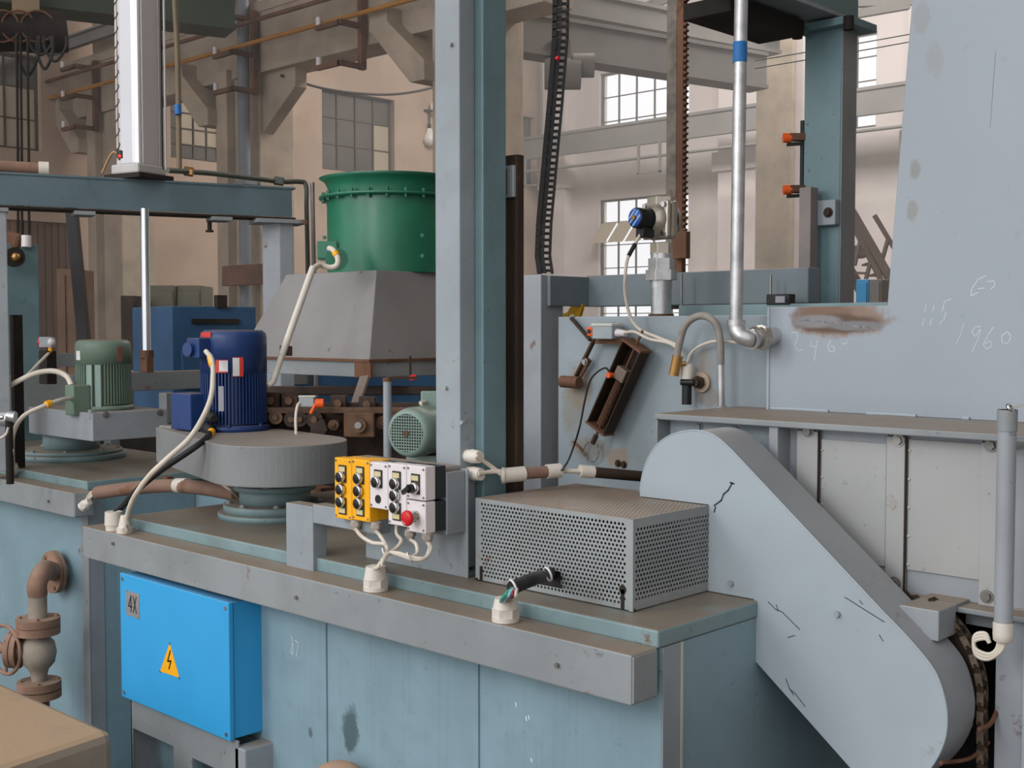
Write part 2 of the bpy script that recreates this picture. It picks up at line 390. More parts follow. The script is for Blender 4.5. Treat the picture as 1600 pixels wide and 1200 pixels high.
for i, x in enumerate((-12.0, -14.35, -18.9)):
    t = thing('cable_bracket', ['comb shaped steel cable bracket on the girder nearest the tall grey post', 'comb shaped steel cable bracket beside the haunched column', 'comb shaped steel cable bracket low behind the white cylinder at left'][i], 'bracket', (x, 9.9, 5.0), 'comb brackets under the crane rail')
    MB().box(x-.04, x+.04, 9.82, 9.9, 4.95, 6.1).build('upright', RUST, t)
    for z in (5.98, 5.5, 5.0):
        a = MB().box(x-.5, x, 9.5, 9.56, z-.04, z+.02).box(x-.05, x+.03, 9.5, 9.86, z-.04, z+.02).build('arm', RUST, t)
        MB().cyl((x-.46, 9.53, z+.02), (x-.46, 9.53, z+.12), .035, n=10).build('insulator', WPLAS, a)
# drain pipe down the column
a = at(391, 60, Y=9.9); tag(MB().cyl((a.x, 9.78, F0), (a.x, 9.78, 10), .085, n=14).box(a.x-.14, a.x+.14, 9.7, 9.9, 3.7, 3.76).box(a.x-.14, a.x+.14, 9.7, 9.9, 2.4, 2.46).build('drain_pipe', mat('grey_drain_pipe', (120,124,130), .6, bump=0)), 'grey drain pipe clamped down the face of the haunched column', 'pipe')
a = at(388, 430, Y=9.6); tag(MB().box(a.x-.5, a.x+.42, 9.5, 9.62, a.z-.14, a.z+.14).build('wall_sign', RUST, bevel=.01), 'small rusty box fixed across the grey drain pipe', 'box')
# sagging wire and bulb
p = [at(440, 118, Y=10), at(500, 137, Y=12), at(560, 146, Y=13.5), at(620, 147, Y=14.5), at(676, 137, Y=15.5), at(720, 120, Y=16.5)]
cable('sagging_wire', p, .022, BLACKR, 'dark wire sagging across the wall above the dark window', 'wire', n=6)
b = at(671, 178, X=-19.93); kb = (b-Vector((0, 0, EYE))).dot(FW)/16
t = thing('hanging_bulb', 'white light bulb hanging from an insulator bracket beside the tall post', 'lamp', (b.x, b.y, b.z-.4))
k = 16*kb/FP
MB().bar(b+RT*-17*k+Z_*5*k, b+RT*22*k+Z_*5*k, .06, .05).build('bracket_bar', DARKST, t)
for dx in (-13, 4, 18): MB().cyl(b+RT*dx*k+Z_*6*k, b+RT*dx*k+Z_*17*k, .04, n=10).build('insulator', WPLAS, t)
MB().cyl(b+Z_*4*k, b-Z_*16*k, .015, n=8).build('flex', BLACKR, t)
MB().cyl(b-Z_*16*k, b-Z_*22*k, .035, n=10).build('lamp_holder', DARKST, t)
MB().lathe(b-Z_*22*k, -Z_, [(0,0),(.035*kb,.01),(.05*kb,.06*kb),(.085*kb,.13*kb),(.09*kb,.17*kb),(.06*kb,.22*kb),(0,.24*kb)], 16).build('bulb', mat('bulb_glass', (236,232,226), .15, bump=0, var=0), t)
# ---- upper left: bridge crane beam and hoist
a, b_ = at(0, 12, d=13), at(183, 33, d=13.57)
dirv = (b_-a); dirv.z = 0; dirv.normalize()
m = MB(); A0 = a-dirv*3+Z_*.36; A1 = a+dirv*2.5; A1.z = A0.z
m.bar(A0, A1, .4, .62); m.bar(A0-Z_*.33, A1-Z_*.33, .5, .05)
tag(m.build('crane_beam', CRANE), 'dark green overhead crane beam above the electric hoist at top left', 'crane beam')
h0, h1 = at(-20, 50, d=12.5), at(100, 50, d=12.8)
t = thing('electric_hoist', 'dark electric hoist with cable loops under the crane beam at top left', 'hoist', tuple((h0+h1)/2-Z_*.3))
ax = (h1-h0).normalized()
MB().cyl(h0+ax*.35, h1-ax*.05, .17, n=24).build('rope_drum', DARKI, t)
MB().cyl(h1-ax*.38, h1+ax*.02, .215, n=24).build('motor', DARKI, t)
MB().cyl(h0-ax*.2, h0+ax*.4, .2, n=24).build('gearbox', DARKI, t)
MB().obox((h0+h1)/2+Z_*.3, ax*.13, ax.cross(Z_)*.12, Z_*.18).build('trolley', mat('tan_trolley', (140,120,96), .6, bump=0), t)
for i, q in enumerate((.3, .5, .75)):
    c = h0.lerp(h1, q)-ax.cross(Z_)*-.0-FW*.2
    pts = [c+ax*(.16*math.cos(g))+Z_*(.16*math.sin(g)) for g in [j*math.pi/5 for j in range(11)]]
    MB().tube(pts, .012, n=6).build('cable_coil', RUST, t)
for i, (x0, x1, yb) in enumerate([(25, 62, 118), (45, 82, 86), (68, 104, 96), (80, 60, 108)]):
    pts = [at(x0, 56, d=12.4), at(x0+2, (56+yb)/2, d=12.4), at((x0+x1)/2, yb, d=12.4), at(x1-2, (56+yb)/2, d=12.4), at(x1, 56, d=12.4)]
    cable('festoon_cable', pts, .016, BLACKR, ['widest and deepest black cable loop under the electric hoist', 'black cable loop second from the left under the electric hoist', 'black cable loop at the right end of the electric hoist', 'black cable loop crossing leftward under the electric hoist'][i], 'cable', 'festoon loops under the hoist', n=6)
for i, x in enumerate((26, 32, 43)):
    cable('hoist_rope', [at(x, 56, d=12.3), at(x+1, 160, d=12.3), at(x+2, 262, d=12.3), at(x+3, 600, d=12.3)], .014, DARKI, ('leftmost', 'middle', 'rightmost')[i]+' of three thin dark hoist ropes before the left window', 'rope', 'hoist ropes', n=6)
# ---- upper right: crane bridge girders, hoist, runway, pipes, trusses
def bridge(x0, y0, d0, x1, y1, x2, w, h, m, label):
    a = at(x0, y0, d=d0); d1 = (a.z-EYE)*FP/(511.5-y1); b = at(x1, y1, d=d1); b.z = a.z
    dv = (b-a); a2 = a-dv*.04; b2 = a+dv*x2; nv = dv.normalized().cross(Z_)
    mb = MB().bar(a2, b2, w, h).bar(a2+Z_*h*.5, b2+Z_*h*.5, w*1.25, .05).bar(a2-Z_*h*.5, b2-Z_*h*.5, w*1.25, .05)
    tag(mb.build('bridge_girder', m), label, 'crane girder'); return a
bridge(800, 52, 15, 1200, 116, .96, .3, .46, CRANEG, 'deep grey bridge crane girder crossing above the bright windows')
bridge(870, 4, 16, 1180, 64, 1.1, .3, .3, CRANEG, 'upper grey bridge crane girder near the top edge of the picture')
hz = at(876, 115, d=15.2)
t = thing('electric_hoist', 'grey electric hoist hanging under the bridge girder behind the cable chain', 'hoist', (hz.x, hz.y, hz.z-.3))
MB().cyl(hz-RT*.2, hz+RT*.25, .2, n=20).build('rope_drum', CRANEG, t); MB().cyl(hz+RT*.25+Z_*.1-RT*.1, hz+RT*.42+Z_*.1, .15, n=16).build('motor', CRANEG, t)
MB().obox(hz+Z_*.28, RT*.12, FW*.1, Z_*.12).build('trolley', CRANEG, t)
y = YF-1.1
m = MB().box(-19.6, 1, y, y+.12, 6.1, 6.16).box(-19.6, 1, y+.03, y+.09, 5.7, 6.1).box(-19.6, 1, y, y+.12, 5.64, 5.7)
tag(m.build('runway_beam', CRANEG), 'grey crane runway beam across the back wall windows', 'beam')
tag(MB().cyl((-19.4, y-.3, 5.3), (1, y-.3, 5.3), .035, n=8).build('wall_pipe', CRANEG), 'thin pipe running below the runway beam on the back wall', 'pipe')
for i, x in enumerate((-18.9, -15.6, -12.5)):
    MBo = MB().box(x-.3, x+.3, y-.36, y-.3, 4.95, 4.99).box(x-.3, x-.26, y-.36, y-.3, 4.95, 5.6).box(x+.26, x+.3, y-.36, y-.3, 4.95, 5.6)
    tag(MBo.build('pipe_hanger', CRANEG), 'square steel pipe hanger under the runway beam, '+['left of the bright windows', 'right edge of the bright windows', 'behind the teal gantry post'][i], 'bracket', 'pipe hangers on the back wall')
for ti, (x0, y0, x1, y1, d0, d1) in enumerate(((700, 60, 1040, -30, 16, 18), (985, 22, 1130, -40, 18, 18), (985, 22, 1150, 40, 18, 18), (1140, 52, 1260, 20, 18, 18), (1338, 22, 1420, 8, 18, 18), (1335, 5, 1425, 2, 18, 18))):
    tag(MB().bar(at(x0, y0, d=d0), at(x1, y1, d=d1), .12, .12).build('roof_truss_bar', CRANEG), 'slender roof truss bar '+['rising from behind the tall post past the cable chain', 'rising steeply right from the hub near the toothed rack', 'falling right from the hub near the toothed rack', 'just left of the teal gantry post', 'slanting right of the teal gantry post', 'level, highest one right of the gantry post'][ti], 'truss bar', 'roof truss bars')
for wi, (yy, dd) in enumerate(((60, 15), (72, 15))):
    cable('overhead_wire', [at(1180, yy+35, d=dd), at(1340, yy+8, d=dd), at(1430, yy-8, d=dd)], .008, BLACKR, ['upper', 'lower'][wi]+' thin overhead wire right of the teal gantry post', 'wire', 'overhead wires', n=5)
# ---- floor standing things far back
def cabinet(x0, x1, ytop, d, m, label, doors=2):
    a, b = at(x0, ytop, d=d), at(x1, ytop, d=d); w = (b-a).length
    t = thing('steel_cabinet', label, 'cabinet', ((a.x+b.x)/2, (a.y+b.y)/2, 0))
    u = (b-a).normalized(); u.z = 0; v = Vector((-u.y, u.x, 0)); c = (a+b)/2; H = a.z
    MB().obox((c.x+v.x*.3, c.y+v.y*.3, (H+F0)/2), u*w/2, v*.3, Z_*(H-F0)/2).build('body', m, t, .01)
    for i in range(doors):
        cc = c+u*(w*((i+.5)/doors-.5)); dr = MB().obox((cc.x-v.x*.01, cc.y-v.y*.01, H*.52), u*(w/doors/2-.015), v*.012, Z_*(H*.45)).build('door', m, t, .004)
        MB().obox((cc.x-v.x*.03+u.x*w/doors*.3, cc.y-v.y*.03+u.y*w/doors*.3, H*.55), u*.02, v*.02, Z_*.07).build('handle', BOLT, dr)
    return t
OLIVE = mat('olive_cabinet_paint', (98,96,76), .5, var=.08, bump=0)
cabinet(232, 272, 446, 14.5, OLIVE, 'olive steel cabinet behind the polished rod', 1)
cabinet(276, 314, 446, 14.6, OLIVE, 'olive steel cabinet nearer the blue machine, right of the first one', 1)
cabinet(188, 212, 462, 14.0, DARKST, 'dark rusty machine column standing behind the rod', 1)
cabinet(88, 120, 420, 14.5, BROWNW, 'dim brown locker in the dark doorway at left', 2)
# blue machine behind
a, b = at(268, 478, d=9.5), at(400, 476, d=9.9)
t = thing('blue_machine', 'low mid blue machine housing standing behind the blue motor', 'machine', ((a.x+b.x)/2, (a.y+b.y)/2, 0))
u = (b-a).normalized(); u.z = 0; v = Vector((-u.y, u.x, 0)); c = (a+b)/2
w = (b-a).length/2
MB().obox((c.x+v.x*.5, c.y+v.y*.5, (a.z+F0)/2), u*w, v*.5, Z_*(a.z-F0)/2).build('housing', BLUE2, t, .01)
MB().obox((c.x-v.x*.01, c.y-v.y*.01, a.z-.12), u*w*.55, v*.012, Z_*.02).build('rib', DARKI, t)
MB().obox((c.x+u.x*.05, c.y+u.y*.05, a.z+.04), u*.04, v*.04, Z_*.05).build('knob', DARKI, t)
MB().obox((c.x-v.x*.015, c.y-v.y*.015, a.z-.5), u*w*.8, v*.02, Z_*.15).build('front_panel', BLUE2, t, .004)
# blue long machine seen under the hood
a, b = at(440, 582, d=7.6), at(700, 578, d=7.9)
t = thing('blue_machine', 'long blue machine bed seen under the grey hood', 'machine', ((a.x+b.x)/2, (a.y+b.y)/2, 0))
u = (b-a).normalized(); u.z = 0; v = Vector((-u.y, u.x, 0)); c = (a+b)/2; w = (b-a).length/2
MB().obox((c.x+v.x*.4, c.y+v.y*.4, (a.z+.95)/2), u*w, v*.4, Z_*(a.z-.95)/2).build('bed', BLUE2, t, .01)
MB().obox((c.x-v.x*.01, c.y-v.y*.01, a.z-.12), u*w*.9, v*.012, Z_*.012).build('groove', DARKI, t)
MB().obox((c.x+v.x*.4, c.y+v.y*.4, .175), u*w*.95, v*.35, Z_*.775).build('base', DARKI, t)
for q in (-.6, -.1, .4): MB().obox((c.x+u.x*w*q-v.x*.03, c.y+u.y*w*q-v.y*.03, a.z-.28), u*.13, v*.02, Z_*.04).build('block', RUST, t)
# steel stair at right
ST = mat('brown_stair_steel', (134,116,104), .6, var=.1, bump=0)
t = thing('steel_stair', 'brown steel stair with handrails seen right of the teal gantry post', 'stair', tuple(at(1360, 560, d=15)-Z_*.2))
D = 15
MB().bar(at(1330, 330, d=D), at(1400, 452, d=D), .10, .10).build('stringer', ST, t)
MB().bar(at(1280, 340, d=D+.9), at(1350, 462, d=D+.9), .12, .12).build('stringer', RUST, t)
MB().bar(at(1332, 350, d=D), at(1398, 480, d=D), .06, .06).build('handrail', ST, t)
MB().bar(at(1366, 336, d=D), at(1402, 396, d=D), .05, .05).build('handrail', ST, t)
for (x0, y0, x1, y1) in ((1345, 373, 1335, 415), (1388, 372, 1374, 422), (1360, 410, 1352, 440)): MB().bar(at(x0, y0, d=D), at(x1, y1, d=D), .04, .04, (1, 0, 0)).build('baluster', ST, t)
MB().obox(at(1338, 394, d=D+.2), RT*.14, FW*.2, Z_*.06).build('landing', ST, t)
MB().bar(at(1330, 426, d=D), at(1352, 427, d=D), .03, .03).build('cross_bar', ST, t)
for k in range(4): MB().obox(at(1362+k*10, 412+k*17, d=D+.25), RT*.07, FW*.2, Z_*.012).build('tread', ST, t)
MB().bar(at(1400, 455, d=D), (at(1400, 455, d=D).x, at(1400, 455, d=D).y, F0), .1, .1).build('stair_post', ST, t)
for (x0, x1, d, m, lb) in ((1345, 1366, 11, SKYB, 'small bright blue cabinet top behind the furnace edge'), (1366, 1386, 10.8, CRANEG, 'small grey cabinet top right beside the bright blue one')):
    a, b = at(x0, 437, d=d), at(x1, 437, d=d); c = (a+b)/2; w = (b-a).length/2
    t = thing('switch_cabinet', lb, 'cabinet', (c.x, c.y, 0)); MB().box(c.x-w, c.x+w, c.y-.1, c.y+.3, F0, a.z).build('body', m, t, .01); MB().box(c.x-w+.01, c.x+w-.01, c.y-.12, c.y-.1, .1, a.z-.03).build('door', m, t, .003)

# dusty air in the far half of the hall
hz_ = bpy.data.materials.new('dusty_air'); hz_.use_nodes = True; nt = hz_.node_tree
for nd in list(nt.nodes):
    if nd.type != 'OUTPUT_MATERIAL': nt.nodes.remove(nd)
vs_ = nt.nodes.new('ShaderNodeVolumeScatter'); vs_.inputs['Color'].default_value = (1, .975, .96, 1); vs_.inputs['Density'].default_value = .015
nt.links.new(vs_.outputs[0], [q for q in nt.nodes if q.type == 'OUTPUT_MATERIAL'][0].inputs['Volume'])
hb = MB().box(XL+.02, 3.9, 5.2, YF-.02, F0+.01, ZC-.02).build('haze', hz_); hb['kind'] = 'stuff'; hb['label'] = 'thin dusty haze filling the far half of the hall'; hb['category'] = 'haze'
# ================================================================ NEAR TANK
LID = .98
XR = -1.713
t = thing('wash_tank', 'large teal steel tank in front with a dusty lid and rib lined sides', 'tank', (-3, 2.7, 0))
MB().box(-4.22, XR, 2.32, 3.3, F0, .935).build('tank_body', TEAL, t, .006)
MB().box(-4.25, XR+.004, 2.299, 3.35, .935, LID).build('lid', TEALL, t, .006)
MB().box(-4.22, XR+.002, 2.312, 2.32, .88, .935).build('rim_strip', TEALL, t)
WELD = mat('pale_weld_seam', (186,190,180), .6, bump=.1)
for x in (at(510, 1080, Y=2.32).x, at(747, 1080, Y=2.32).x): MB().box(x-.006, x+.006, 2.314, 2.3205, F0, .88).build('panel_seam', TEAL, t, .002)
yy = at(1063, 1100, X=XR).y
MB().box(XR, XR+.004, 2.32, yy, F0, .935).build('corner_plate', COLM, t, .001)
MB().box(XR, XR+.006, yy-.004, yy+.004, F0, .935).build('weld_seam', WELD, t)
o = at(455, 1003, Y=2.3195); s = .0016
MB().ribbon([[(0,12),(8,0),(2,-12),(-2,-22),(6,-24),(8,-10),(3,-2)], [(14,6),(24,2),(18,-26)]], o, X_*s, Z_*s, .0022, .0006).build('chalk_mark', CHALK, t, label='chalk numerals 87')
for (x, y) in ((806, 1098), (822, 1120), (826, 1118), (830, 1185)):
    q = at(x, y, Y=2.32); MB().ribbon([[(0,0),(1,-3)]], (q.x, 2.3195, q.z), X_*.003, Z_*.003, .004, .0005).build('paint_chip', CHALK, t)
# long cable duct on the front
DX0, DX1 = -4.372, -1.712
t = thing('cable_duct', 'long grey box duct running along the front of the near tank', 'duct', (-3, 2.25, .8195))
MB().box(DX0, DX1, 2.2, 2.3, .8195, .939).build('duct_body', BGd, t, .004)
MB().box(DX1-.002, DX1+.004, 2.204, 2.296, .824, .934).build('end_cap', BGd, t, .002)
for (x, y) in ((178, 849), (464, 933), (872, 1039)): bolt(t, at(x, y, Y=2.2), -Y_, .006, BOLT, washer=False)
for x in (-4.0, -3.1, -2.2): MB().box(x-.04, x+.04, 2.298, 2.318, .83, .93).build('bracket', BGd, t)
# ================================================================ LEFT TANK
t = thing('wash_tank', 'second teal tank set back at left carrying the green grey motor', 'tank', (-6.6, 3.3, 0))
MB().box(-8.0, -5.36, 2.73, 3.6, F0, .935).build('tank_body', TEAL, t, .006)
MB().box(-8.0, -5.335, 2.71, 3.62, .935, LID).build('lid', TEALL, t, .006)
MB().box(-5.42, -5.355, 2.722, 2.73, F0, .935).build('corner_plate', BGd, t, .001)
MB().box(-5.36, -5.356, 2.73, 2.8, F0, .935).build('corner_plate', COLM, t, .001)
t = thing('cable_duct', 'grey box duct along the front of the left tank', 'duct', (-6.5, 2.66, .82))
MB().box(-8.0, -5.27, 2.61, 2.71, .826, .94).build('duct_body', BGd, t, .004)
MB().box(-5.272, -5.266, 2.614, 2.706, .83, .936).build('end_cap', BGd, t, .002)
bolt(t, at(77, 783, Y=2.61), -Y_, .007, BOLT, washer=False)
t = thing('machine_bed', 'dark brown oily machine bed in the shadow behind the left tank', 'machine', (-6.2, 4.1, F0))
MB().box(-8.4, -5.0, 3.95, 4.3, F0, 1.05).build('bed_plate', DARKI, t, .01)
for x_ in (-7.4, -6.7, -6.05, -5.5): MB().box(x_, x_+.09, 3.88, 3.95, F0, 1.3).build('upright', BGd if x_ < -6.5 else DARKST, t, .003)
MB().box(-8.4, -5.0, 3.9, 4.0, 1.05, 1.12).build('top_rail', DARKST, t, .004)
# brown conduit crossing the gap
g0, g1, g2, g3 = at(152, 772, X=-5.2), at(262, 759, d=5.3), at(320, 763, d=5.0), at(372, 772, d=4.75)
t = thing('brown_conduit', 'brown rusty conduit crossing between the two tanks with cables in its ends', 'conduit', tuple(g1-Z_*.03))
g0 = at(152, 770, d=5.55)
MB().tube([g0, at(205, 763, d=5.4), g1, g2, g3], .03, n=14).build('conduit_pipe', RUSTP, t)
MB().cyl(at(277, 759, d=5.22)+Z_*.001, at(293, 759, d=5.17)+Z_*.001, .0325, n=14).build('white_tape', WPIPE, t)
gl = gland(t, at(128, 793, Y=2.62), at(150, 776, d=5.5)-at(128, 793, Y=2.62), .025, .05)
for k in (-.008, .008): cable('cable', [at(129, 792, Y=2.62), at(135, 783, d=5.6)+Z_*k, at(144, 772, d=5.58)+Z_*k, g0+Z_*k], .008, WHITEC, '', parent=t)
for k in (-.01, .012): cable('cable', [g3+Z_*k, at(358, 760, d=4.6)+Z_*k, at(335, 745, d=4.75)+Z_*k], .006, WHITEC, '', parent=t)
m = MB().box(*sorted((at(252,748,d=5.45).x, at(276,748,d=5.45).x)), at(252,748,d=5.45).y, at(252,748,d=5.45).y+.03, at(252,754,d=5.45).z, at(252,744,d=5.45).z)
m.build('clamp', RUST, t)
m = MB().box(-5.36, -4.4, 3.36, 3.44, .80, .97); tag(m.build('rusty_beam', RUST, bevel=.004), 'rusty channel behind the brown conduit between the tanks', 'beam')
m = MB().box(-5.35, -4.26, 3.2, 3.28, F0, .72).box(-5.35, -4.26, 3.3, 3.5, F0, .9); tag(m.build('gap_plate', TEAL), 'teal plate closing the gap between the two tanks', 'plate')

# ================================================================ PUMPS
def flange_stack(t, c, z, rs, m=TEALL):
    for (r, h, b) in rs:
        MB().lathe((c[0], c[1], z), Z_, [(0,0),(r,0),(r,h-.003),(r-.003,h),(0,h)], 48).build('flange' if h < .06 else 'neck', m, t)
        if b:
            for k in range(b):
                g = 2*math.pi*k/b+.2; bolt(t, (c[0]+(r-.022)*math.cos(g), c[1]+(r-.022)*math.sin(g), z+h), Z_, .010, BOLTG)
        z += h
    return z
def motor_body(t, c, z0, h, r, m, fins, cowl=.34, nfin=44, skip=None):
    """vertical finned motor: foot flange, finned barrel, fan cowl"""
    zc = z0+h*(1-cowl)
    MB().lathe((c[0], c[1], z0), Z_, [(0,0),(r*1.08,0),(r*1.08,.02),(r*.9,.025)], 40).build('foot_flange', m, t)
    MB().lathe((c[0], c[1], z0), Z_, [(r*.86,.02),(r*.86,h*(1-cowl)+.01)], 40).build('barrel', m, t)
    fm = MB()
    for k in range(nfin):
        g = 2*math.pi*k/nfin; d = Vector((math.cos(g), math.sin(g), 0)); n_ = Vector((-d.y, d.x, 0))
        if skip and skip(g): continue
        fm.obox(Vector((c[0], c[1], (z0+.03+zc)/2))+d*r*.92, d*r*.075, n_*r*.022, Z_*((zc-z0-.03)/2))
    fm.build('cooling_fins', m, t, kind='stuff')
    R = r*1.0
    MB().lathe((c[0], c[1], zc), Z_, [(R*.9,0),(R,0),(R,h*cowl-.03),(R*.97,h*cowl-.012),(R*.86,h*cowl),(R*.5,h*cowl+.002),(0,h*cowl+.002)], 48).build('fan_cowl', m, t)
    return zc
# ---- near pump (blue motor)
c2 = at(430, 797, Z=1.0)
Zb, Zt = 1.146, 1.29
CVR = mat('dull_grey_cover_paint', (128,131,133), .5, var=.06, speck=.6, top=.8, topc=(146,134,122), rust=.1, bump=.05)
t = thing('belt_driven_pump', 'near stirring pump with vivid blue vertical motor on a rounded grey belt cover', 'pump', (c2.x, c2.y, LID))
flange_stack(t, c2, LID, [(.215, .022, 0), (.195, .03, 8), (.135, .05, 0), (.155, .02, 6)])
MB().lathe((c2.x, c2.y, 1.05), Z_, [(.12,0),(.12,.1)], 40).build('neck', TEALL, t)
cb = at(437, 740, d=4.42); R = .245
cb = Vector((cb.x, cb.y, 0)); lf = at(244, 722, Z=Zb); lf.z = 0
dv = (lf-cb); lb = lf+Vector((.02, .36, 0))
def tang(p, sgn):
    w = p-cb; L = w.length; a = math.atan2(w.y, w.x); b = math.acos(R/L); return a+sgn*b
a0 = tang(lf, 1); a1 = tang(lb, -1)
arc = []; N = 36
while a1 < a0: a1 += 2*math.pi
for k in range(N+1):
    g = a0+(a1-a0)*k/N; arc.append(cb+Vector((math.cos(g), math.sin(g), 0))*R)
out = [lf]+arc+[lb]
MB().prism([(p.x, p.y, Zb) for p in out], (0, 0, Zt-Zb)).build('belt_cover', CVR, t, .004)
MB().box(lf.x+.01, lf.x+.10, lf.y+.01, lf.y+.1, Zt-.001, Zt+.008).build('cover_lip', BGd, t, .002)
cm = at(366, 660, d=4.86); r2 = 51*4.86/FP
zt2 = at(365, 516, d=4.86).z; zb2 = Zt
motor_body(t, cm, zb2, zt2-zb2, r2, BLUEM, 40, .42, 60)
# terminal boxes and stickers
q = at(300, 662, d=4.82); MB().box(q.x-.075, q.x+.07, q.y-.05, q.y+.05, Zt+.005, Zt+.15).build('terminal_box', BLUEM, t, .006)
q = at(310, 546, d=4.75); tb = MB().box(q.x-.04, q.x+.05, q.y-.03, q.y+.04, q.z-.035, q.z+.045).build('junction_box', BLUEM, t, .006)
MB().cyl(at(304, 546, d=4.75), at(292, 546, d=4.72), .028, n=16).build('cable_entry', BLUEM, tb)
def sticker(parent, c, r, ang0, ang1, z0, z1, m, name='sticker', label=None):
    k = 6; vs = []
    for i in range(k+1):
        g = ang0+(ang1-ang0)*i/k
        for z in (z0, z1): vs.append((c[0]+r*math.cos(g), c[1]+r*math.sin(g), z))
        for z in (z1, z0): vs.append((c[0]+(r-.003)*math.cos(g), c[1]+(r-.003)*math.sin(g), z))
    f = []
    for i in range(k):
        for j in range(4): f.append((i*4+j, i*4+(j+1) % 4, (i+1)*4+(j+1) % 4, (i+1)*4+j))
    f += [(0,1,2,3), (k*4+3, k*4+2, k*4+1, k*4)]
    return MB().add(vs, f).build(name, m, parent, label=label)
camang = math.atan2(-cm.y, -cm.x)
def pa(px, c, r, d):   # angle on a round body where a column of the picture meets it
    s_ = ((px-(800+FP*(Vector((c[0], c[1], 0)).dot(RT))/(Vector((c[0], c[1], 0)).dot(FW))))*d/FP)/r
    return math.atan2(c[1], c[0])+math.pi+math.asin(max(-.98, min(.98, s_)))
zz = lambda y, d=4.75: at(366, y, d=d).z
WST = mat('white_sticker', (216,214,216), .4, bump=0); RST = mat('red_sticker', (206,60,48), .4, bump=0)
sticker(t, cm, r2+.002, pa(338, cm, r2, 4.8), pa(356, cm, r2, 4.8), zz(582), zz(562), RST, label='small red sticker')
sticker(t, cm, r2+.0028, pa(343, cm, r2, 4.8), pa(356, cm, r2, 4.8), zz(580), zz(563), WST, label='white sticker panel')
sticker(t, cm, r2+.002, pa(363, cm, r2, 4.8), pa(379, cm, r2, 4.8), zz(588), zz(558), RST, label='red warning sticker')
sticker(t, cm, r2+.0028, pa(363, cm, r2, 4.8), pa(373, cm, r2, 4.8), zz(587), zz(559), WST, label='white warning sticker panel')
sticker(t, cm, r2+.002, pa(316, cm, r2, 4.8), pa(331, cm, r2, 4.8), zz(527), zz(519), RST, label='small red maker plate')
sticker(t, cm, r2*1.0, pa(341, cm, r2, 4.8), pa(349, cm, r2, 4.8), zz(642), zz(603), mat('grey_plate', (150,150,160), .4, bump=0), 'rating_plate')
for (x, y) in ((325, 649), (321, 668)): gland(t, at(x, y, d=4.74), RT*.55+Z_*-.15-FW*.8, .024, .07, BLACKR)
for k in range(6): 
    g = k*math.pi/3+.3; bolt(t, (cm.x+r2*1.0*math.cos(g), cm.y+r2*math.sin(g), Zt+.02), Z_, .009, BLUEM)
# white and black cables of the blue motor
p = [at(322, 549, d=4.68), at(331, 562, d=4.6), at(333, 590, d=4.55), at(327, 630, d=4.42), at(300, 680, d=4.30), at(262, 716, d=4.28), at(232, 745, d=4.32), at(208, 780, d=4.4), at(197, 815, d=4.5), at(195, 828, Z=.94+.02)]
cb1 = cable('motor_cable', p, .010, WHITEC, 'thick white cable curving down from the blue motor to the duct', 'cable')
MB().cyl(p[1].lerp(p[0], .3), p[1].lerp(p[2], .35), .0125, n=10).build('yellow_sleeve', YEL, cb1)
g = thing('cable_gland', 'slim white cable gland on the duct where the white motor cable ends', 'cable gland', tuple(at(195, 832, Z=.939)))
q = at(195, 832, Z=.939); MB().cyl(q, q+Z_*.02, .03, n=16).build('lock_nut', WPIPE, g); MB().cyl(q+Z_*.02, q+Z_*.065, .024, .014, n=16).build('cap', WPIPE, g)
q2 = at(178, 828, Z=.939)
g = thing('cable_gland', 'wide white cable gland at the left end of the duct holding the black cable', 'cable gland', tuple(q2))
MB().cyl(q2, q2+Z_*.02, .03, n=16).build('lock_nut', WPIPE, g); MB().cyl(q2+Z_*.02, q2+Z_*.07, .034, .032, n=16).build('cap', WPIPE, g)
p = [at(328, 676, d=4.64), at(321, 686, d=4.42), at(300, 702, d=4.36), at(250, 736, d=4.40), at(212, 768, d=4.48), at(188, 795, d=4.6), q2+Z_*.06]
cb1 = cable('motor_cable', p, .0115, BLACKR, 'black cable running from the blue motor down to the duct end', 'cable')
MB().cyl(at(331, 674, d=4.64), at(327, 682, d=4.6), .015, n=10).build('yellow_sleeve', YEL, cb1)

# ---- far left pump (green grey motor)
q = at(145, 690, Z=1.146)
x0 = at(45, 672, Y=q.y).x; x1 = q.x; y0 = q.y; y1 = at(262, 660, X=q.x).y
cc = Vector(((x0+x1)/2, (y0+y1)/2+.02, 0))
t = thing('belt_driven_pump', 'left stirring pump with green grey vertical motor on a square grey cover', 'pump', (cc.x, cc.y, LID))
fc = at(112, 709, Z=1.0)
flange_stack(t, fc, LID, [(.29, .03, 0), (.27, .02, 8)])
flange_stack(t, fc, LID+.05, [(.15, .09, 0), (.2, .018, 6)])
MB().box(x0, x1, y0, y1, 1.146, 1.285).build('belt_cover', BG, t, .004)
MB().box(x1-.04, x1-.01, y0-.003, y0+.02, 1.255, 1.30).build('cover_tab', BGd, t, .002)
for (px_, py_) in ((165, 648), (250, 645)): bolt(t, at(px_, py_, X=x1), X_, .011, BOLT)
d1 = at(162, 640, X=x1-.12); d1 = (Vector((d1.x, d1.y, 0)).dot(FW))
cm1 = at(162, 600, d=6.15); r1 = 42*6.15/FP
z1 = at(162, 531, d=6.15).z
motor_body(t, cm1, 1.285, z1-1.285, r1, GRNM, 40, .34, 56)
for px_ in (141, 153): 
    g = pa(px_, cm1, r1, 6.1); d_ = Vector((math.cos(g), math.sin(g), 0)); n_ = Vector((-d_.y, d_.x, 0))
    MB().obox(Vector((cm1.x, cm1.y, 1.40))+d_*r1*.98, d_*.012, n_*.013, Z_*.115).build('mounting_rib', GRNM2, t)
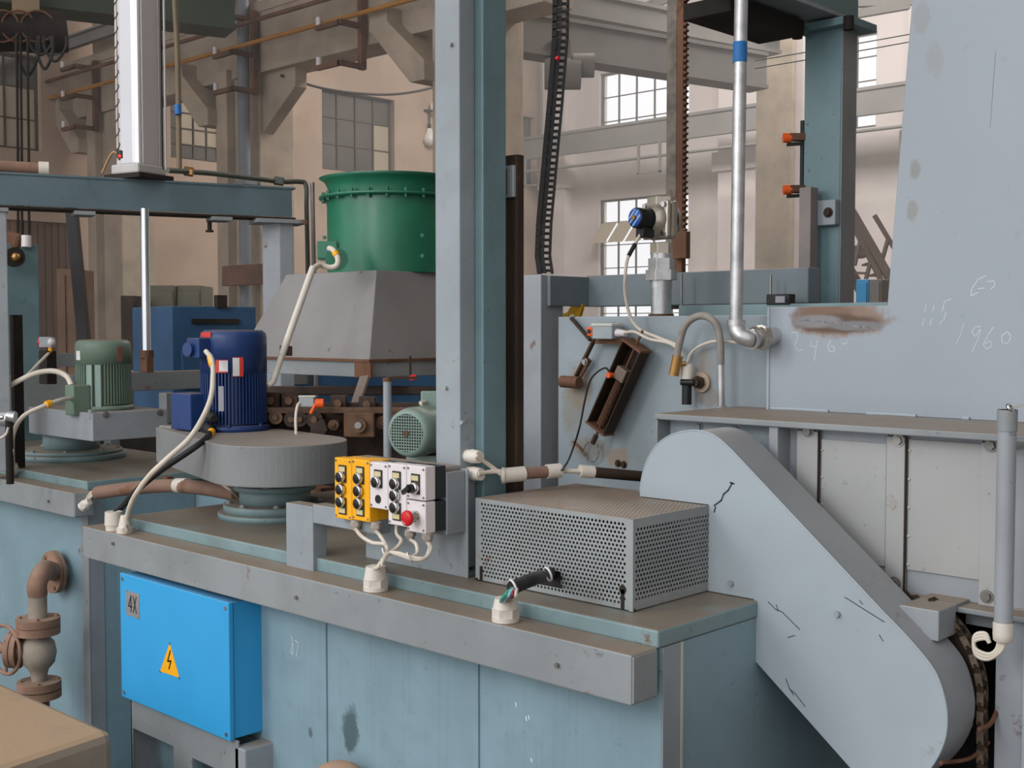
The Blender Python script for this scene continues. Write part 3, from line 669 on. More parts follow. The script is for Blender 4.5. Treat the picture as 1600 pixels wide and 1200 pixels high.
sticker(t, cm1, r1+.002, pa(121.5, cm1, r1, 6.1), pa(127, cm1, r1, 6.1), at(160,562,d=6.1).z, at(160,548,d=6.1).z, WST)
sticker(t, cm1, r1+.002, pa(181, cm1, r1, 6.1), pa(189, cm1, r1, 6.1), at(160,564,d=6.1).z, at(160,542,d=6.1).z, mat('faded_red_paint', (134,88,76), .6, bump=0), 'paint_mark')
q = at(119, 620, d=6.0); MB().box(q.x-.04, q.x+.05, q.y-.04, q.y+.05, q.z-.09, q.z+.06).build('terminal_box', GRNM, t, .006)
p = [at(118, 622, d=6.0), at(95, 625, d=5.85), at(62, 637, d=5.75), at(35, 652, d=5.7), at(20, 680, d=5.65), at(19, 715, d=5.6), at(23, 742, Z=.945)]
cb1 = cable('motor_cable', p, .011, WHITEC, 'white cable looping from the green grey motor down to the left duct', 'cable')
MB().cyl(at(72, 632, d=5.77), at(79, 630, d=5.79), .017, n=10).build('yellow_sleeve', YEL, cb1)
q = p[-1]; g = thing('cable_gland', 'white cable gland on the left tank duct', 'cable gland', (q.x, q.y, .94)); MB().cyl(q, q+Z_*.02, .03, n=16).build('lock_nut', WPIPE, g); MB().cyl(q+Z_*.02, q+Z_*.06, .025, .015, n=16).build('cap', WPIPE, g)
cable('motor_cable', [at(112, 603, d=6.05), at(104, 588, d=6.1), at(85, 580, d=6.1), at(60, 582, d=6.1), at(35, 592, d=6.1), at(5, 608, d=6.1)], .014, WHITEC, 'white cable arching left above the green grey motor box', 'cable')

# ================================================================ CONTROL STATION ON THE TALL POST
YP = 2.411
t = thing('tall_post', 'tall grey and teal twin box post rising from the near tank to the top', 'post', (-2.53, 2.47, LID))
MB().box(-2.606, -2.503, YP, YP+.063, 1.0, 4.2).build('front_tube', COLM, t, .004)
MB().box(-2.56, -2.471, YP+.063, YP+.16, LID, 4.2).build('rear_tube', TCOL, t, .004)
MB().box(-2.923, -2.466, YP-.006, YP, LID, 1.296).build('foot_plate', COLM, t, .002)
MB().box(-2.606, -2.48, YP, YP+.12, LID, LID+.012).build('base_plate', TCOL, t, .002)
for (x, y) in ((698, 606), (706, 70), (724, 660)): bolt(t, at(x, y, Y=YP), -Y_, .006, washer=False)
# rusty guide rail behind the post
yr = YP+.2; xa = at(790, 400, Y=yr).x; xb = at(808, 400, Y=yr).x
t = thing('guide_rail', 'dark brown rusty guide rail standing close behind the tall post', 'rail', ((xa+xb)/2, yr, 1.0))
MB().box(xa-.02, xb, yr, yr+.03, LID, at(800, 242, Y=yr).z).build('rail_bar', DARKST, t, .002)
zt_, zb_ = at(800, 258, Y=yr-.01).z, at(800, 308, Y=yr-.01).z
MB().box(xa-.01, xb-.004, yr-.012, yr, zb_, zt_).build('clamp_plate', COLM, t, .002)
MB().box(xa+.006, xa+.018, yr-.015, yr-.008, zb_+.01, zt_-.01).build('rust_strip', RUST, t)
# inverted L bracket left of the controls
yu = YP+.02
pu = at(447, 905, Z=LID)
yb0 = 2.285
xu0 = at(447, 850, Y=yb0).x; xu1 = at(489, 850, Y=yb0).x; 
t = thing('angle_bracket', 'grey right angled box bracket standing on the duct left of the yellow controls', 'bracket', ((xu0+xu1)/2, yb0+.03, .88))
zt = at(447, 785, Y=yb0).z
MB().box(xu0, xu1, yb0, yb0+.055, at(460, 900, Y=yb0).z, zt).build('upright', COLM, t, .003)
MB().box(xu1, -2.72, yb0+.0, yb0+.05, at(515, 822, Y=yb0).z, at(515, 792, Y=yb0).z).build('arm', COLM, t, .003)
# backing channel and boxes
XE = at(727, 745, Y=YP-.006).x
def yat(px_, py_): return at(px_, py_, X=XE).y
yg = yat(698, 740); yk = yat(681, 740); yf = yat(665, 740)
zt = at(727, 728, X=XE, Y=None).z if False else at(727, 728, Y=YP-.006).z
zb = at(725, 832, Y=YP-.006).z
xl = at(577, 711, Y=YP-.006).x
t = thing('controls_carrier', 'grey folded steel carrier fixed to the post behind the push button boxes', 'bracket', ((xl+XE)/2, (yg+YP)/2, zb))
MB().box(XE-.13, XE, yg, YP-.006, zb, zt-.012).build('side_channel', COLM, t, .004)
MB().box(xl-.01, XE-.02, yk+.03, YP-.006, zt-.012, zt).build('top_tray', BGd, t, .002)
MB().box(xl-.0, XE-.13, YP-.03, YP-.008, zb+.02, zt-.012).build('back_web', BGd, t, .002)
bolt(t, at(722, 787, Y=YP), X_, .007)
BB = mat('dark_box_back', (44,48,54), .4, bump=0)
PLATE = mat('button_plate_black', (52,46,44), .4, bump=0)
def pxx(px_): return at(px_, 770, Y=yf).x
def pzz(px_, py_): return at(px_, py_, Y=yf).z
def button(root, x, z, r=.0175):
    bz = MB().lathe((x, yf-.0035, z), -Y_, [(r*1.02,0),(r*1.02,.006),(r*.92,.011),(r*.8,.012)], 24).build('bezel', CHROME, root)
    MB().lathe((x, yf-.0035, z), -Y_, [(r*.8,.008),(r*.78,.012),(r*.4,.0135),(0,.014)], 24).build('push_button', BLACK, root)
def plate(root, x, z0, z1, label_top):
    MB().box(x-.018, x+.018, yf-.0035, yf, z0, z1).build('legend_plate', PLATE, root, .003)
    zc_ = z1-.012 if label_top else z0+.012
    MB().box(x-.014, x+.014, yf-.0048, yf-.0034, zc_-.007, zc_+.007).build('legend_label', LABEL, root)
def screws(root, x0, x1, z0, z1, m):
    for x in (x0+.0085, x1-.0085):
        for z in (z0+.0085, z1-.0085): MB().cyl((x, yf-.002, z), (x, yf+.001, z), .0035, n=10).build('screw', BOLT, root)
specs = [
 (522.5, 549.5, 716, 811, YEL, 'yellow push button box with three black buttons, left end of the row', 'y3', 3),
 (549.5, 577.5, 718, 814, YEL, 'yellow push button box with three black buttons, next to the white boxes', 'y3', 3),
 (577.5, 606, 723, 795, WPLAS, 'short white control box with one button above a round black blank', 'w1', 1),
 (606, 635, 725, 821, WPLAS, 'tall white control box with three black buttons', 'y3', 3),
 (635, 665, 728, 781, WPLAS, 'white control box with a black selector knob', 'sel', 0),
 (635, 665, 783, 832, WPLAS, 'white control box with a red emergency stop mushroom', 'es', 0)]
boxes = []
for (a, b, c, d, m, lb, kd, nb) in specs:
    x0, x1 = pxx(a), pxx(b); z1_ = pzz(650, c)+.0; z1_ = at((a+b)/2, (c), Y=yf).z
    z0_ = at((a+b)/2, d, Y=yf).z
    if kd == 'sel': z0s = z0_
    t = thing('push_button_box', lb, 'control box', ((x0+x1)/2, yf+.04, z0_)); boxes.append((t, x0, x1, z0_, z1_))
    MB().box(x0+.001, x1-.001, yf, yk-.0, z0_, z1_).build('front_cover', m, t, .003)
    MB().box(x0+.002, x1-.002, yk, yg-.001, z0_+.002, z1_-.002).build('back_half', YEL if m is YEL else BB, t, .002)
    xc = (x0+x1)/2; H = z1_-z0_
    screws(t, x0, x1, z0_, z1_, m)
    if kd == 'y3':
        plate(t, xc, z1_-.073, z1_-.02, True); plate(t, xc, z0_+.014, z0_+.066, False)
        pitch = (H-.10)/2
        for k in range(3): button(t, xc-.003, z1_-.056-k*(H-.108)/2)
    elif kd == 'w1':
        plate(t, xc, z1_-.073, z1_-.02, True); button(t, xc-.003, z1_-.056)
        MB().cyl((xc-.002, yf-.002, z1_-.106), (xc-.002, yf, z1_-.106), .0125, n=24).build('blank_plug', BLACK, t)
    elif kd == 'sel':
        plate(t, xc, z1_-.08, z1_-.022, True)
        MB().lathe((xc, yf-.0035, z1_-.062), -Y_, [(.0165,0),(.0165,.006),(.0145,.011),(0,.011)], 24).build('bezel', CHROME, t)
        k = MB().cyl((xc, yf-.014, z1_-.062), (xc, yf-.028, z1_-.062), .0125, n=24).build('selector_knob', BLACK, t)
        MB().bar((xc+.006, yf-.03, z1_-.057), (xc-.022, yf-.03, z1_-.075), .012, .010, (0,1,0)).build('pointer_handle', BLACK, k)
    else:
        cz = (z0_+z1_)/2
        MB().lathe((xc+.001, yf, cz), -Y_, [(.019,0),(.019,.006),(.013,.014),(.012,.026)], 28).build('bezel', CHROME, t)
        MB().lathe((xc+.001, yf-.026, cz), -Y_, [(.010,0),(.021,.002),(.0225,.008),(.020,.014),(.012,.0165),(0,.017)], 32).build('emergency_stop_head', RED, t, label='red mushroom head with white arrows')
        MB().tube([(xc+.001+.014*math.cos(g), yf-.0425, cz+.014*math.sin(g)) for g in [(-2.6+i*.25) for i in range(6)]], .0008, n=5).build('arrow_mark', WST, t)
# glands and cables under the boxes
GL = mat('grey_gland_plastic', (168,160,152), .5, bump=0)
hub = at(603, 868, d=3.25); end = at(587, 905, Z=.945)
jn = [(560, 815, 0), (588, 818, 1), (622, 826, 3), (650, 835, 5), (672, 833, 5)]
mid = [at(600, 858, d=3.3), at(603, 862, d=3.28)]
def gl_(px_, py_, bi, has=True):
    t, x0, x1, z0, z1 = boxes[bi]
    ygl = yk-.02; x = at(px_, py_, Y=ygl).x; z = z0+.001
    if has: gland(t, (x, ygl, z), -Z_, .0165, .032, GL)
    return Vector((x, ygl, z-.03))
s0 = gl_(556, 815, 0); s1 = gl_(588, 818, 1); s3 = gl_(620, 826, 3, False); s5 = gl_(641, 833, 5); s6 = gl_(668, 833, 5)
LBc = 'white control cable under the push button boxes, '
cable('control_cable', [s0, at(565, 838, d=3.4), at(582, 848, d=3.35), at(600, 850, d=3.3), at(606, 856, d=3.3), hub, at(590, 885, d=3.15), end+Z_*.04], .0055, WHITEC, LBc+'from the leftmost yellow box')
cable('control_cable', [s1, at(593, 836, d=3.38), at(602, 850, d=3.31), at(605, 862, d=3.27), at(594, 880, d=3.16), end+Z_*.04+X_*.008], .0055, WHITEC, LBc+'from the right yellow box')
cable('control_cable', [s3+Z_*.035, s3, at(627, 845, d=3.35), at(618, 858, d=3.3), at(604, 867, d=3.25), at(588, 888, d=3.14), end+Z_*.04-X_*.01], .0055, WHITEC, LBc+'from the tall white box')
cable('control_cable', [s5, at(650, 850, d=3.3), at(652, 864, d=3.25), at(645, 870, d=3.22)], .0055, WHITEC, LBc+'short one near the emergency stop')
for k, o_ in enumerate((0, .010)):
    cable('control_cable', [s6+X_*o_, at(674-k*3, 858, d=3.25), at(664, 872, d=3.2), at(645, 874-3*k, d=3.2), at(620, 866-2*k, d=3.22), at(606, 866, d=3.22), at(594, 885, d=3.13), end+Z_*.04+Y_*(.008+.006*k)], .0055, WHITEC, LBc+('front strand' if k else 'rear strand')+' from the emergency stop box')
for (x, y, d_) in ((601, 864, 3.26), (640, 871, 3.2)):
    q = at(x, y, d=d_); tag(MB().lathe(q, RT+Z_*.5, [(.012,-.002),(.0155,-.002),(.0155,.002),(.012,.002)], 14).build('cable_tie', TIE), 'white cable tie %s' % ('at the junction of the control cables' if x == 601 else 'round the cables below the emergency stop'), 'cable tie')
q = at(587, 922, Z=.94)
def big_gland(q, label, h=.07):
    g = thing('conduit_gland', label, 'cable gland', tuple(q))
    MB().cyl(q, q+Z_*.012, .036, n=24).build('lock_nut', WPIPE, g)
    MB().hexa(q+Z_*.012, q+Z_*.034, .036).build('body_nut', WPIPE, g, .002)
    MB().cyl(q+Z_*.034, q+Z_*h, .034, .028, n=24).build('cap', WPIPE, g)
    return g
big_gland(q, 'dusty white conduit gland on the duct below the control boxes')
q = at(790, 970, Z=.94)
big_gland(q, 'white conduit gland on the duct with coloured wires, in front of the perforated box', .06)
qq = q+Z_*.05
ends = at(858, 902, Y=2.40)
for k, (mm, nm) in enumerate(((mat('green_wire', (60,170,140), .4, bump=0), 'green'), (mat('light_blue_wire', (150,205,225), .4, bump=0), 'light blue'), (mat('dark_red_wire', (130,50,60), .4, bump=0), 'dark red'), (WHITEC, 'white'))):
    o_ = RT*(k-1.5)*.009
    cable('wire', [qq+o_, at(790+k*4, 932, d=2.80)+o_*.3, at(802+k*2, 918, d=2.85), at(812, 914, d=2.88)], .0042, mm, nm+' wire rising from the gland into the black sleeve', 'wire')
cable('sleeved_cable', [at(800, 919, d=2.84), at(815, 912, d=2.87), at(838, 903, d=2.94), at(858, 897, Y=2.38), at(872, 889, Y=2.46)], .0165, BLACKR, 'black sleeved cable entering the cutout of the perforated box', 'cable', n=14)
for (x, y, d_) in ((801, 917, 2.845), (856, 897, 2.99)):
    q = at(x, y, d=d_); tag(MB().lathe(q, RT+Z_*.35+FW*.5, [(.0165,-.0025),(.019,-.0025),(.019,.0025),(.0165,.0025)], 20).build('cable_tie', TIE), 'white cable tie round the black sleeve '+('near the gland' if x == 801 else 'beside the perforated box'), 'cable tie')
# conduit glands on the post and the cable run to the right
for (x, y, lb) in ((742, 712, 'upper'), (744, 739, 'lower')):
    q = at(x-12, y, X=-2.503); g = thing('conduit_gland', lb+' white gland on the side of the tall post', 'cable gland', tuple(q))
    MB().cyl(q, q+X_*.02, .019, n=20).build('body_nut', WPIPE, g); MB().cyl(q+X_*.02, q+X_*.052, .021, .018, n=20).build('cap', WPIPE, g)
pc = at(790, 743, d=3.52)
for k, (x, y) in enumerate(((744, 712), (746, 714), (747, 739), (747, 741))):
    q = at(x, y, X=-2.45)
    cable('post_cable', [q, at(768, 730 if k < 2 else 741, d=3.50)+Z_*.003*k, at(782, 741, d=3.51)+Z_*.003*k, pc], .0055, WHITEC, ['first', 'second', 'third', 'fourth'][k]+' white cable from the post glands, counted from the top', 'cable')
c0, c1 = at(786, 743, d=3.52), at(875, 735, d=3.60)
q = thing('joined_conduit', 'brown conduit with white end sleeves between the post and the furnace wall', 'conduit', tuple(c0))
MB().cyl(c0, c0.lerp(c1, .36), .022, n=18).build('white_sleeve', WPIPE, q)
MB().cyl(c0.lerp(c1, .3), c0.lerp(c1, .8), .0175, n=18).build('brown_pipe', RUSTP, q)
MB().cyl(c0.lerp(c1, .76), c1, .0215, n=18).build('white_sleeve', WPIPE, q)
MB().lathe(c0, RT, [(.024,-.004),(.024,.006),(.02,.008)], 18).build('sleeve_rim', WPIPE, q)
d0, d1_ = at(906, 736, d=3.62), at(1010, 745, d=3.70)
cable('control_cable', [c1-RT*.02, at(890, 736, d=3.61), d0+RT*.02], .007, WHITEC, 'short white cable linking the two brown conduits', 'cable')
q = thing('joined_conduit', 'dark brown conduit running behind the belt guard with a white end sleeve', 'conduit', tuple(d0))
MB().cyl(d0, d0.lerp(d1_, .2), .0195, n=18).build('white_sleeve', WPIPE, q); MB().cyl(d0.lerp(d1_, .18), d1_, .0165, n=18).build('brown_pipe', DARKST, q)

# ================================================================ PERFORATED BOX
x0, x1, y0, y1, z0, z1 = -2.431, -1.866, 2.402, 2.84, .984, 1.217
PERF = mat('perforated_grey_sheet', (148,154,156), .5, var=.08, speck=.5, rust=.22, rustc=(128,92,70), grime=.4, grimec=(128,122,114), bump=.03, top=.95, topc=(146,128,112))
t = thing('perforated_cover', 'perforated grey sheet box on the near tank lid beside the belt guard', 'cover', ((x0+x1)/2, (y0+y1)/2, LID))
def perf(name, o, u, v, W_, H_, pitch=.0128, r=.0039, mu=.02, mv=.01, hole=None, mm=PERF):
    """sheet from corner o along u, v with staggered round holes"""
    m = MB(); o, u, v = map(Vector, (o, u, v)); rows = int((H_-2*mv)/(pitch*.87)); ph = (H_-2*mv)/rows; nc = int((W_-2*mu)/pitch); pw = (W_-2*mu)/(nc+.5)
    def quad(a0, a1, b0, b1):
        if a1-a0 > 1e-6 and b1-b0 > 1e-6: m.add([o+u*a0+v*b0, o+u*a1+v*b0, o+u*a1+v*b1, o+u*a0+v*b1], [(0,1,2,3)])
    quad(0, W_, 0, mv); quad(0, W_, H_-mv, H_); 
    for j in range(rows):
        b0 = mv+j*ph; b1 = b0+ph; s_ = (j % 2)*.5*pw
        quad(0, mu+s_, b0, b1); quad(mu+s_+nc*pw, W_, b0, b1)
        for i in range(nc):
            a0 = mu+s_+i*pw; a1 = a0+pw; ca, cb_ = (a0+a1)/2, (b0+b1)/2
            if hole and hole[0] < ca < hole[1] and hole[2] < cb_ < hole[3]: continue
            sq = [(a1, cb_), (a1, b1), (ca, b1), (a0, b1), (a0, cb_), (a0, b0), (ca, b0), (a1, b0)]
            vs = [o+u*a+v*b for a, b in sq]+[o+u*(ca+r*math.cos(k*math.pi/4))+v*(cb_+r*math.sin(k*math.pi/4)) for k in range(8)]
            m.add(vs, [(k, (k+1) % 8, 8+(k+1) % 8, 8+k) for k in range(8)])
    return m.build(name, mm, t)
hx0 = at(842, 893, Y=y0).x-x0; hx1 = at(877, 893, Y=y0).x-x0; hz0 = at(860, 914, Y=y0).z-z0; hz1 = at(860, 888, Y=y0).z-z0
perf('front_sheet', (x0, y0, z0), X_, Z_, x1-x0, z1-z0, hole=(hx0, hx1, -1, hz1) if False else (hx0, hx1, hz0, hz1))
perf('side_sheet', (x1, y0, z0), Y_, Z_, y1-y0, z1-z0, mu=.008, mv=.022)
perf('left_sheet', (x0, y1, z0), -Y_, Z_, y1-y0, z1-z0, mu=.008)
perf('top_sheet', (x0, y0, z1), X_, Y_, x1-x0, y1-y0, r=.0022, mu=.01)
MB().box(x0, x1, y1-.002, y1, z0, z1).build('back_sheet', PERF, t)
MB().box(x1-.012, x1+.0012, y0-.0012, y0+.004, z0-.002, z1).build('corner_strip', PERF, t)
MB().box(x0+.05, x1-.12, y0+.12, y1-.06, LID, z1-.07).build('inner_unit', DARKI, t, .01)
MB().box(x0+hx0-.004, x0+hx1+.004, y0+.012, y0+.02, z0+hz0-.01, z0+hz1+.01).build('cutout_backing', BLACKR, t)
xx = at(973, 925, Y=y0).x; MB().box(xx-.006, xx+.006, y0-.0008, y0+.001, z0-.001, z0+.05).cyl((xx, y0-.0008, z0+.05), (xx, y0+.001, z0+.05), .012, n=12).build('burnt_slot', DARKI, t)
xx = at(752, 895, Y=y0).x; MB().box(xx-.006, xx+.006, y0-.0008, y0+.001, z0, z0+.04).build('burnt_slot', DARKI, t)
for (xx, yy) in ((x0, y0), (x1-.01, y0), (x1-.01, y1-.012), (x0, y1-.012)): MB().box(xx, xx+.01, yy, yy+.012, LID, z0+.004).build('foot', DARKST, t)
# ================================================================ BELT GUARD
YG = 2.735
def g2(px_, py_): 
    q = at(px_, py_, Y=YG); return (q.x, q.z)
GUARD = mat('guard_blue_grey_paint', (165,177,185), .38, speck=.18, var=.04, vs=1.5, rust=.03, bump=.03, grime=.08, grimec=(140,140,136))
# rounded belt guard outline: straight feet, round shoulder, slanted back, round nose
def smooth2(P, k=4):
    Q = [P[0]]+list(P)+[P[-1]]; R = []
    for i in range(1, len(Q)-2):
        for j in range(k):
            t_ = j/k; R.append(tuple(.5*((2*Q[i][c])+(Q[i+1][c]-Q[i-1][c])*t_+(2*Q[i-1][c]-5*Q[i][c]+4*Q[i+1][c]-Q[i+2][c])*t_*t_+(3*Q[i][c]-Q[i-1][c]-3*Q[i+1][c]+Q[i+2][c])*t_**3) for c in (0, 1)))
    return R+[Q[-2]]
arcA = smooth2([g2(*p) for p in ((1000,762),(1007,730),(1020,703),(1040,684),(1065,675),(1090,673),(1112,679),(1128,690),(1145,706))])
arcB = smooth2([g2(*p) for p in ((1380,957),(1412,990),(1440,1022),(1460,1049),(1472,1079),(1479,1115),(1477,1150),(1466,1180),(1448,1206),(1420,1228),(1390,1240),(1362,1238))])
out = [(-1.866, 1.219), (-2.098, 1.219)]+arcA+arcB+[(-1.722, .823), (-1.721, .972), (-1.721, LID+.002), (-1.866, LID+.002)]
NB = 2+len(arcA)+len(arcB)
RIM = mat('guard_rim_paint', (148,154,160), .42, var=.06, speck=.5, top=.3, topc=(140,130,120), bump=.03)
t = thing('belt_guard', 'large slanting blue grey belt guard reaching down past the tank end', 'guard', (-1.6, YG+.08, .53))
MB().prism([(x, YG, z) for x, z in out], (0, .004, 0)).build('front_plate', GUARD, t, .001)
rim = MB(); prev = None
ring = out[:-5]; ring = out
vs = []; N = len(out)
for (x, z) in out: vs += [(x, YG+.003, z), (x, YG+.158, z)]
m = MB().add(vs, [(2*i, 2*i+1, (2*i+3) % (2*N), (2*i+2) % (2*N)) for i in range(N)])
rb_ = m.build('rim_band', RIM, t)
rb_.data.polygons.foreach_set('use_smooth', [True]*N); rb_.data.set_sharp_from_angle(angle=.5) if hasattr(rb_.data, 'set_sharp_from_angle') else None
MB().prism([(x, YG+.158, z) for x, z in out], (0, .003, 0)).build('back_plate', BG, t)
bd = MB().tube([(x, YG+.0015, z) for x, z in out[1:NB]], .003, n=6, smooth_path=False); bd.build('weld_bead', GUARD, t)
for (x, y) in ((1309, 959), (1143, 911)): bolt(t, at(x, y, Y=YG), -Y_, .0085, BOLTG, washer=False)
CH = mat('black_scratch', (52,56,60), .7, bump=0)
def scr(parent, lines, o, m, s, w, name, u=X_, v=Z_, lift=.0006, label=None):
    return MB().ribbon(lines, o, u*s, v*s, w, lift).build(name, m, parent, label=label)
o_ = lambda x, y: at(x, y, Y=YG-.0002)
k = .00141
def pl(pts, ox, oy): return [((x-ox)/.72, -(y-oy)+(x-ox)*.21/.72*.72) for x, y in pts]
def mark(parent, lines, plane, m, w, name, label=None, nrm=-Y_):
    mb = MB()
    for ln in lines:
        P = [at(x, y, **plane)+nrm*.0004 for x, y in ln]
        for i in range(len(P)-1):
            a, b = P[i], P[i+1]; tt = (b-a)
            if tt.length < 1e-5: continue
            tt.normalize(); s_ = nrm.cross(tt)*w/2; mb.prism([a-s_-tt*w*.3, b-s_+tt*w*.3, b+s_+tt*w*.3, a+s_-tt*w*.3], -nrm*.0006)
    return mb.build(name, m, parent, label=label)
PG = dict(Y=YG)
mark(t, [[(1144, 755), (1138, 766), (1131, 772), (1127, 782), (1116, 790)], [(1118, 792), (1116, 800)], [(1141, 754), (1147, 756)]], PG, CH, .0045, 'scratch', 'dark jagged paint scratch near the shoulder')
mark(t, [[(1200, 940), (1212, 952), (1222, 956), (1250, 984)], [(1213, 945), (1216, 955)], [(1231, 996), (1242, 993)], [(1228, 1060), (1234, 1077), (1243, 1084), (1258, 1104)], [(1234, 1076), (1240, 1086)], [(1343, 938), (1348, 944)], [(1320, 933), (1382, 972)], [(1374, 992), (1380, 1002)]], PG, CH, .0022, 'scratch', 'fine dark scratches on the guard face')
# bearing block under the furnace flange
q = at(1465, 952, Y=2.90)
t = thing('bearing_block', 'grey bracket block between the guard back and the furnace flange', 'block', (q.x, 2.96, .89))
bx0 = at(1405, 945, Y=2.82).x; bx1 = at(1467, 950, Y=2.82).x
bz0, bz1 = at(1467, 1003, Y=2.82).z, at(1467, 955, Y=2.82).z
MB().box(bx0, bx1, 2.82, 2.92, bz0, bz1).build('block_body', BG, t, .003)
MB().box(bx1-.01, bx1+.16, 3.0, 3.2, bz0+.01, bz1-.005).build('web_plate', BGd, t, .002)
MB().box(bx0, bx1, 2.92, 3.2, bz1-.02, bz1).build('top_plate', BGd, t, .002)
# sprocket and roller chain behind the guard nose
yc = YG+.19; sx, sz = -1.435, .79; sr_ = at(1537, 1115, Y=yc).x-sx-.004
t = thing('roller_chain', 'dark roller chain wrapped round the sprocket behind the guard nose', 'chain', (sx+.2, yc, .6))
CHN = mat('oily_chain_steel', (126,112,98), .45, metal=.5, var=.2, vs=20, bump=.1)
pts = []
for k in range(40):
    if k < 13: g = math.radians(62-k*5.4); pts.append((sx+sr_*math.cos(g), sz+sr_*math.sin(g)))
    else: 
        pts.append((pts[-1][0]+(.0005), pts[-1][1]-.024))
lm = None; rm_ = None
for i in range(len(pts)-1):
    a, b = Vector((pts[i][0], yc, pts[i][1])), Vector((pts[i+1][0], yc, pts[i+1][1]))
    if a.z < .4: break
    tt = (b-a).normalized(); w = .014 if i % 2 else .011
    m = MB()
    for s_ in (-1, 1): m.bar(a-tt*.004+Y_*s_*w, b+tt*.004+Y_*s_*w, .003, .017, tt.cross(Y_))
    m.cyl(a-Y_*.018, a+Y_*.018, .0045, n=8); m.cyl(a-Y_*.009, a+Y_*.009, .0085, n=10)
    m.build('chain_link', CHN if i % 2 else DARKST, t)
t = thing('sprocket', 'dark sprocket wheel half hidden behind the belt guard nose', 'sprocket', (sx, yc, sz-.26))
vs = []
for k in range(96):
    g = 2*math.pi*k/96; r = sr_-.012+(.005 if k % 2 else -.004); vs.append((sx+r*math.cos(g), yc-.003, sz+r*math.sin(g)))
MB().prism(vs, (0, .006, 0)).build('toothed_disc', DARKST, t)
MB().cyl((sx, yc-.03, sz), (sx, yc+.25, sz), .03).build('shaft', DARKST, t)
MB().tube([(sx+(sr_+.004)*math.cos(g), yc+.02, sz+(sr_+.004)*math.sin(g)) for g in [math.radians(60-10*i) for i in range(9)]], .003, n=6).build('guard_wire', BOLT, t)

# ================================================================ FURNACE
ZF = 1.442; ZB = .99; YFl = 2.93; YB = 3.0; XFL = -2.197
PANEL = mat('furnace_panel_paint', (170,172,172), .42, speck=.6, var=.05, vs=1.4, rust=.1, rustc=(140,104,78), grime=.12, grimec=(168,158,144), bump=.03)
SHADEBLK = mat('painted_shade_black', (20,18,18), .9, var=.2, bump=.1)  # near-black colour painting in the shade under the furnace
t = thing('furnace', 'long grey furnace casing at right with bolted panels between two flanges', 'furnace', (-1, 3.6, 0))
MB().box(XFL, .6, YFl, 4.3, ZF-.018, ZF).build('top_flange', BGd, t, .003)
MB().box(-1.60, .6, YFl, 4.3, ZB, ZB+.014).build('bottom_flange', BGd, t, .003)
MB().box(XFL+.03, .6, YB+.006, 4.3, ZB-.02, ZF-.018).build('casing', BG, t, .003)
MB().box(XFL, XFL+.008, YFl+.005, 4.3, ZB-.02, ZF-.018).build('end_plate', BGd, t, .002)
def fx(px_, py_=760): return at(px_, py_, Y=YB).x
ztop = ZF-.018
MB().box(fx(1047), fx(1219), YB-.002, YB+.006, ZB, ztop).build('panel', GUARD, t, .001)
MB().box(fx(1219)-.002, fx(1232), YFl+.01, YB+.006, ZB, ztop).build('stiffener', BG, t, .002)
for i, (a, b) in enumerate(((1248, 1282), (1388, 1418), (1535, 1562))):
    MB().box(fx(a), fx(b), YB-.014, YB+.006, ZB+.014, ztop-.01).build('joint_strip', PANEL, t, .002)
    MB().box(fx(b)-.0015, fx(b)+.0015, YB-.016, YB-.008, ZB+.014, ztop-.01).build('strip_edge', DARKST if i < 2 else BGd, t)
for (a, b) in ((1284, 1386), (1420, 1534)):
    z1_ = at(a, 686, Y=YB-.006).z
    MB().box(fx(a), fx(b), YB-.006, YB+.006, ZB+.075, z1_).build('panel', PANEL, t, .0015)
    MB().box(fx(a), fx(b), YB+.0, YB+.007, ZB+.014, ztop).build('backing_strip', BG, t)
    for k in range(5): 
        q = Vector((fx(a)+.004, YB-.007, z1_-.03-k*.075)); MB().ball(q, .004, 8).build('tack_weld', WELD, t)
for (x, y) in ((1092, 667), (1149, 673), (1204, 682)): bolt(t, at(x, y, Y=YB-.002), -Y_, .0105, BOLTG)
for (x, y) in ((1263, 674), (1404, 688), (1549, 696), (1542, 932), (1398, 911)): bolt(t, at(x, y, Y=YB-.014), -Y_, .0115, BOLT)
# furnace leg post at right
lx0 = at(1557, 1080, Y=2.96).x
MB().box(lx0, lx0+.07, 2.95, 3.05, F0, ZB).build('leg', BG, t, .003)
MB().box(lx0+.07, lx0+.3, 2.94, 2.95, F0, ZB).build('leg_flange', GUARD, t, .002)
MB().box(-2.1, -2.04, 3.5, 3.56, F0, ZB-.02).box(.3, .36, 3.9, 3.96, F0, ZB).build('leg', BG, t)
MB().box(-1.69, .6, 3.25, 3.27, F0, ZB-.02).build('shade_backing', SHADEBLK, t)  # black sheet standing in for the darkness behind the chain
MB().box(-1.3, .6, 2.96, 3.25, .1, .12).build('shade_tray', SHADEBLK, t)  # black floor of the same painted shade
# loose pipe under furnace
cable('thin_rod', [at(1530, 1140, d=2.9), at(1548, 1130, d=2.95), at(1562, 1100, d=3.0)], .006, RUST, 'thin rusty rod behind the chain under the furnace', 'rod')
cable('thin_rod', [at(1470, 1192, d=2.85), at(1515, 1185, d=2.95), at(1545, 1160, d=3.0)], .005, RUST, 'thin bent rod low behind the guard nose', 'rod')
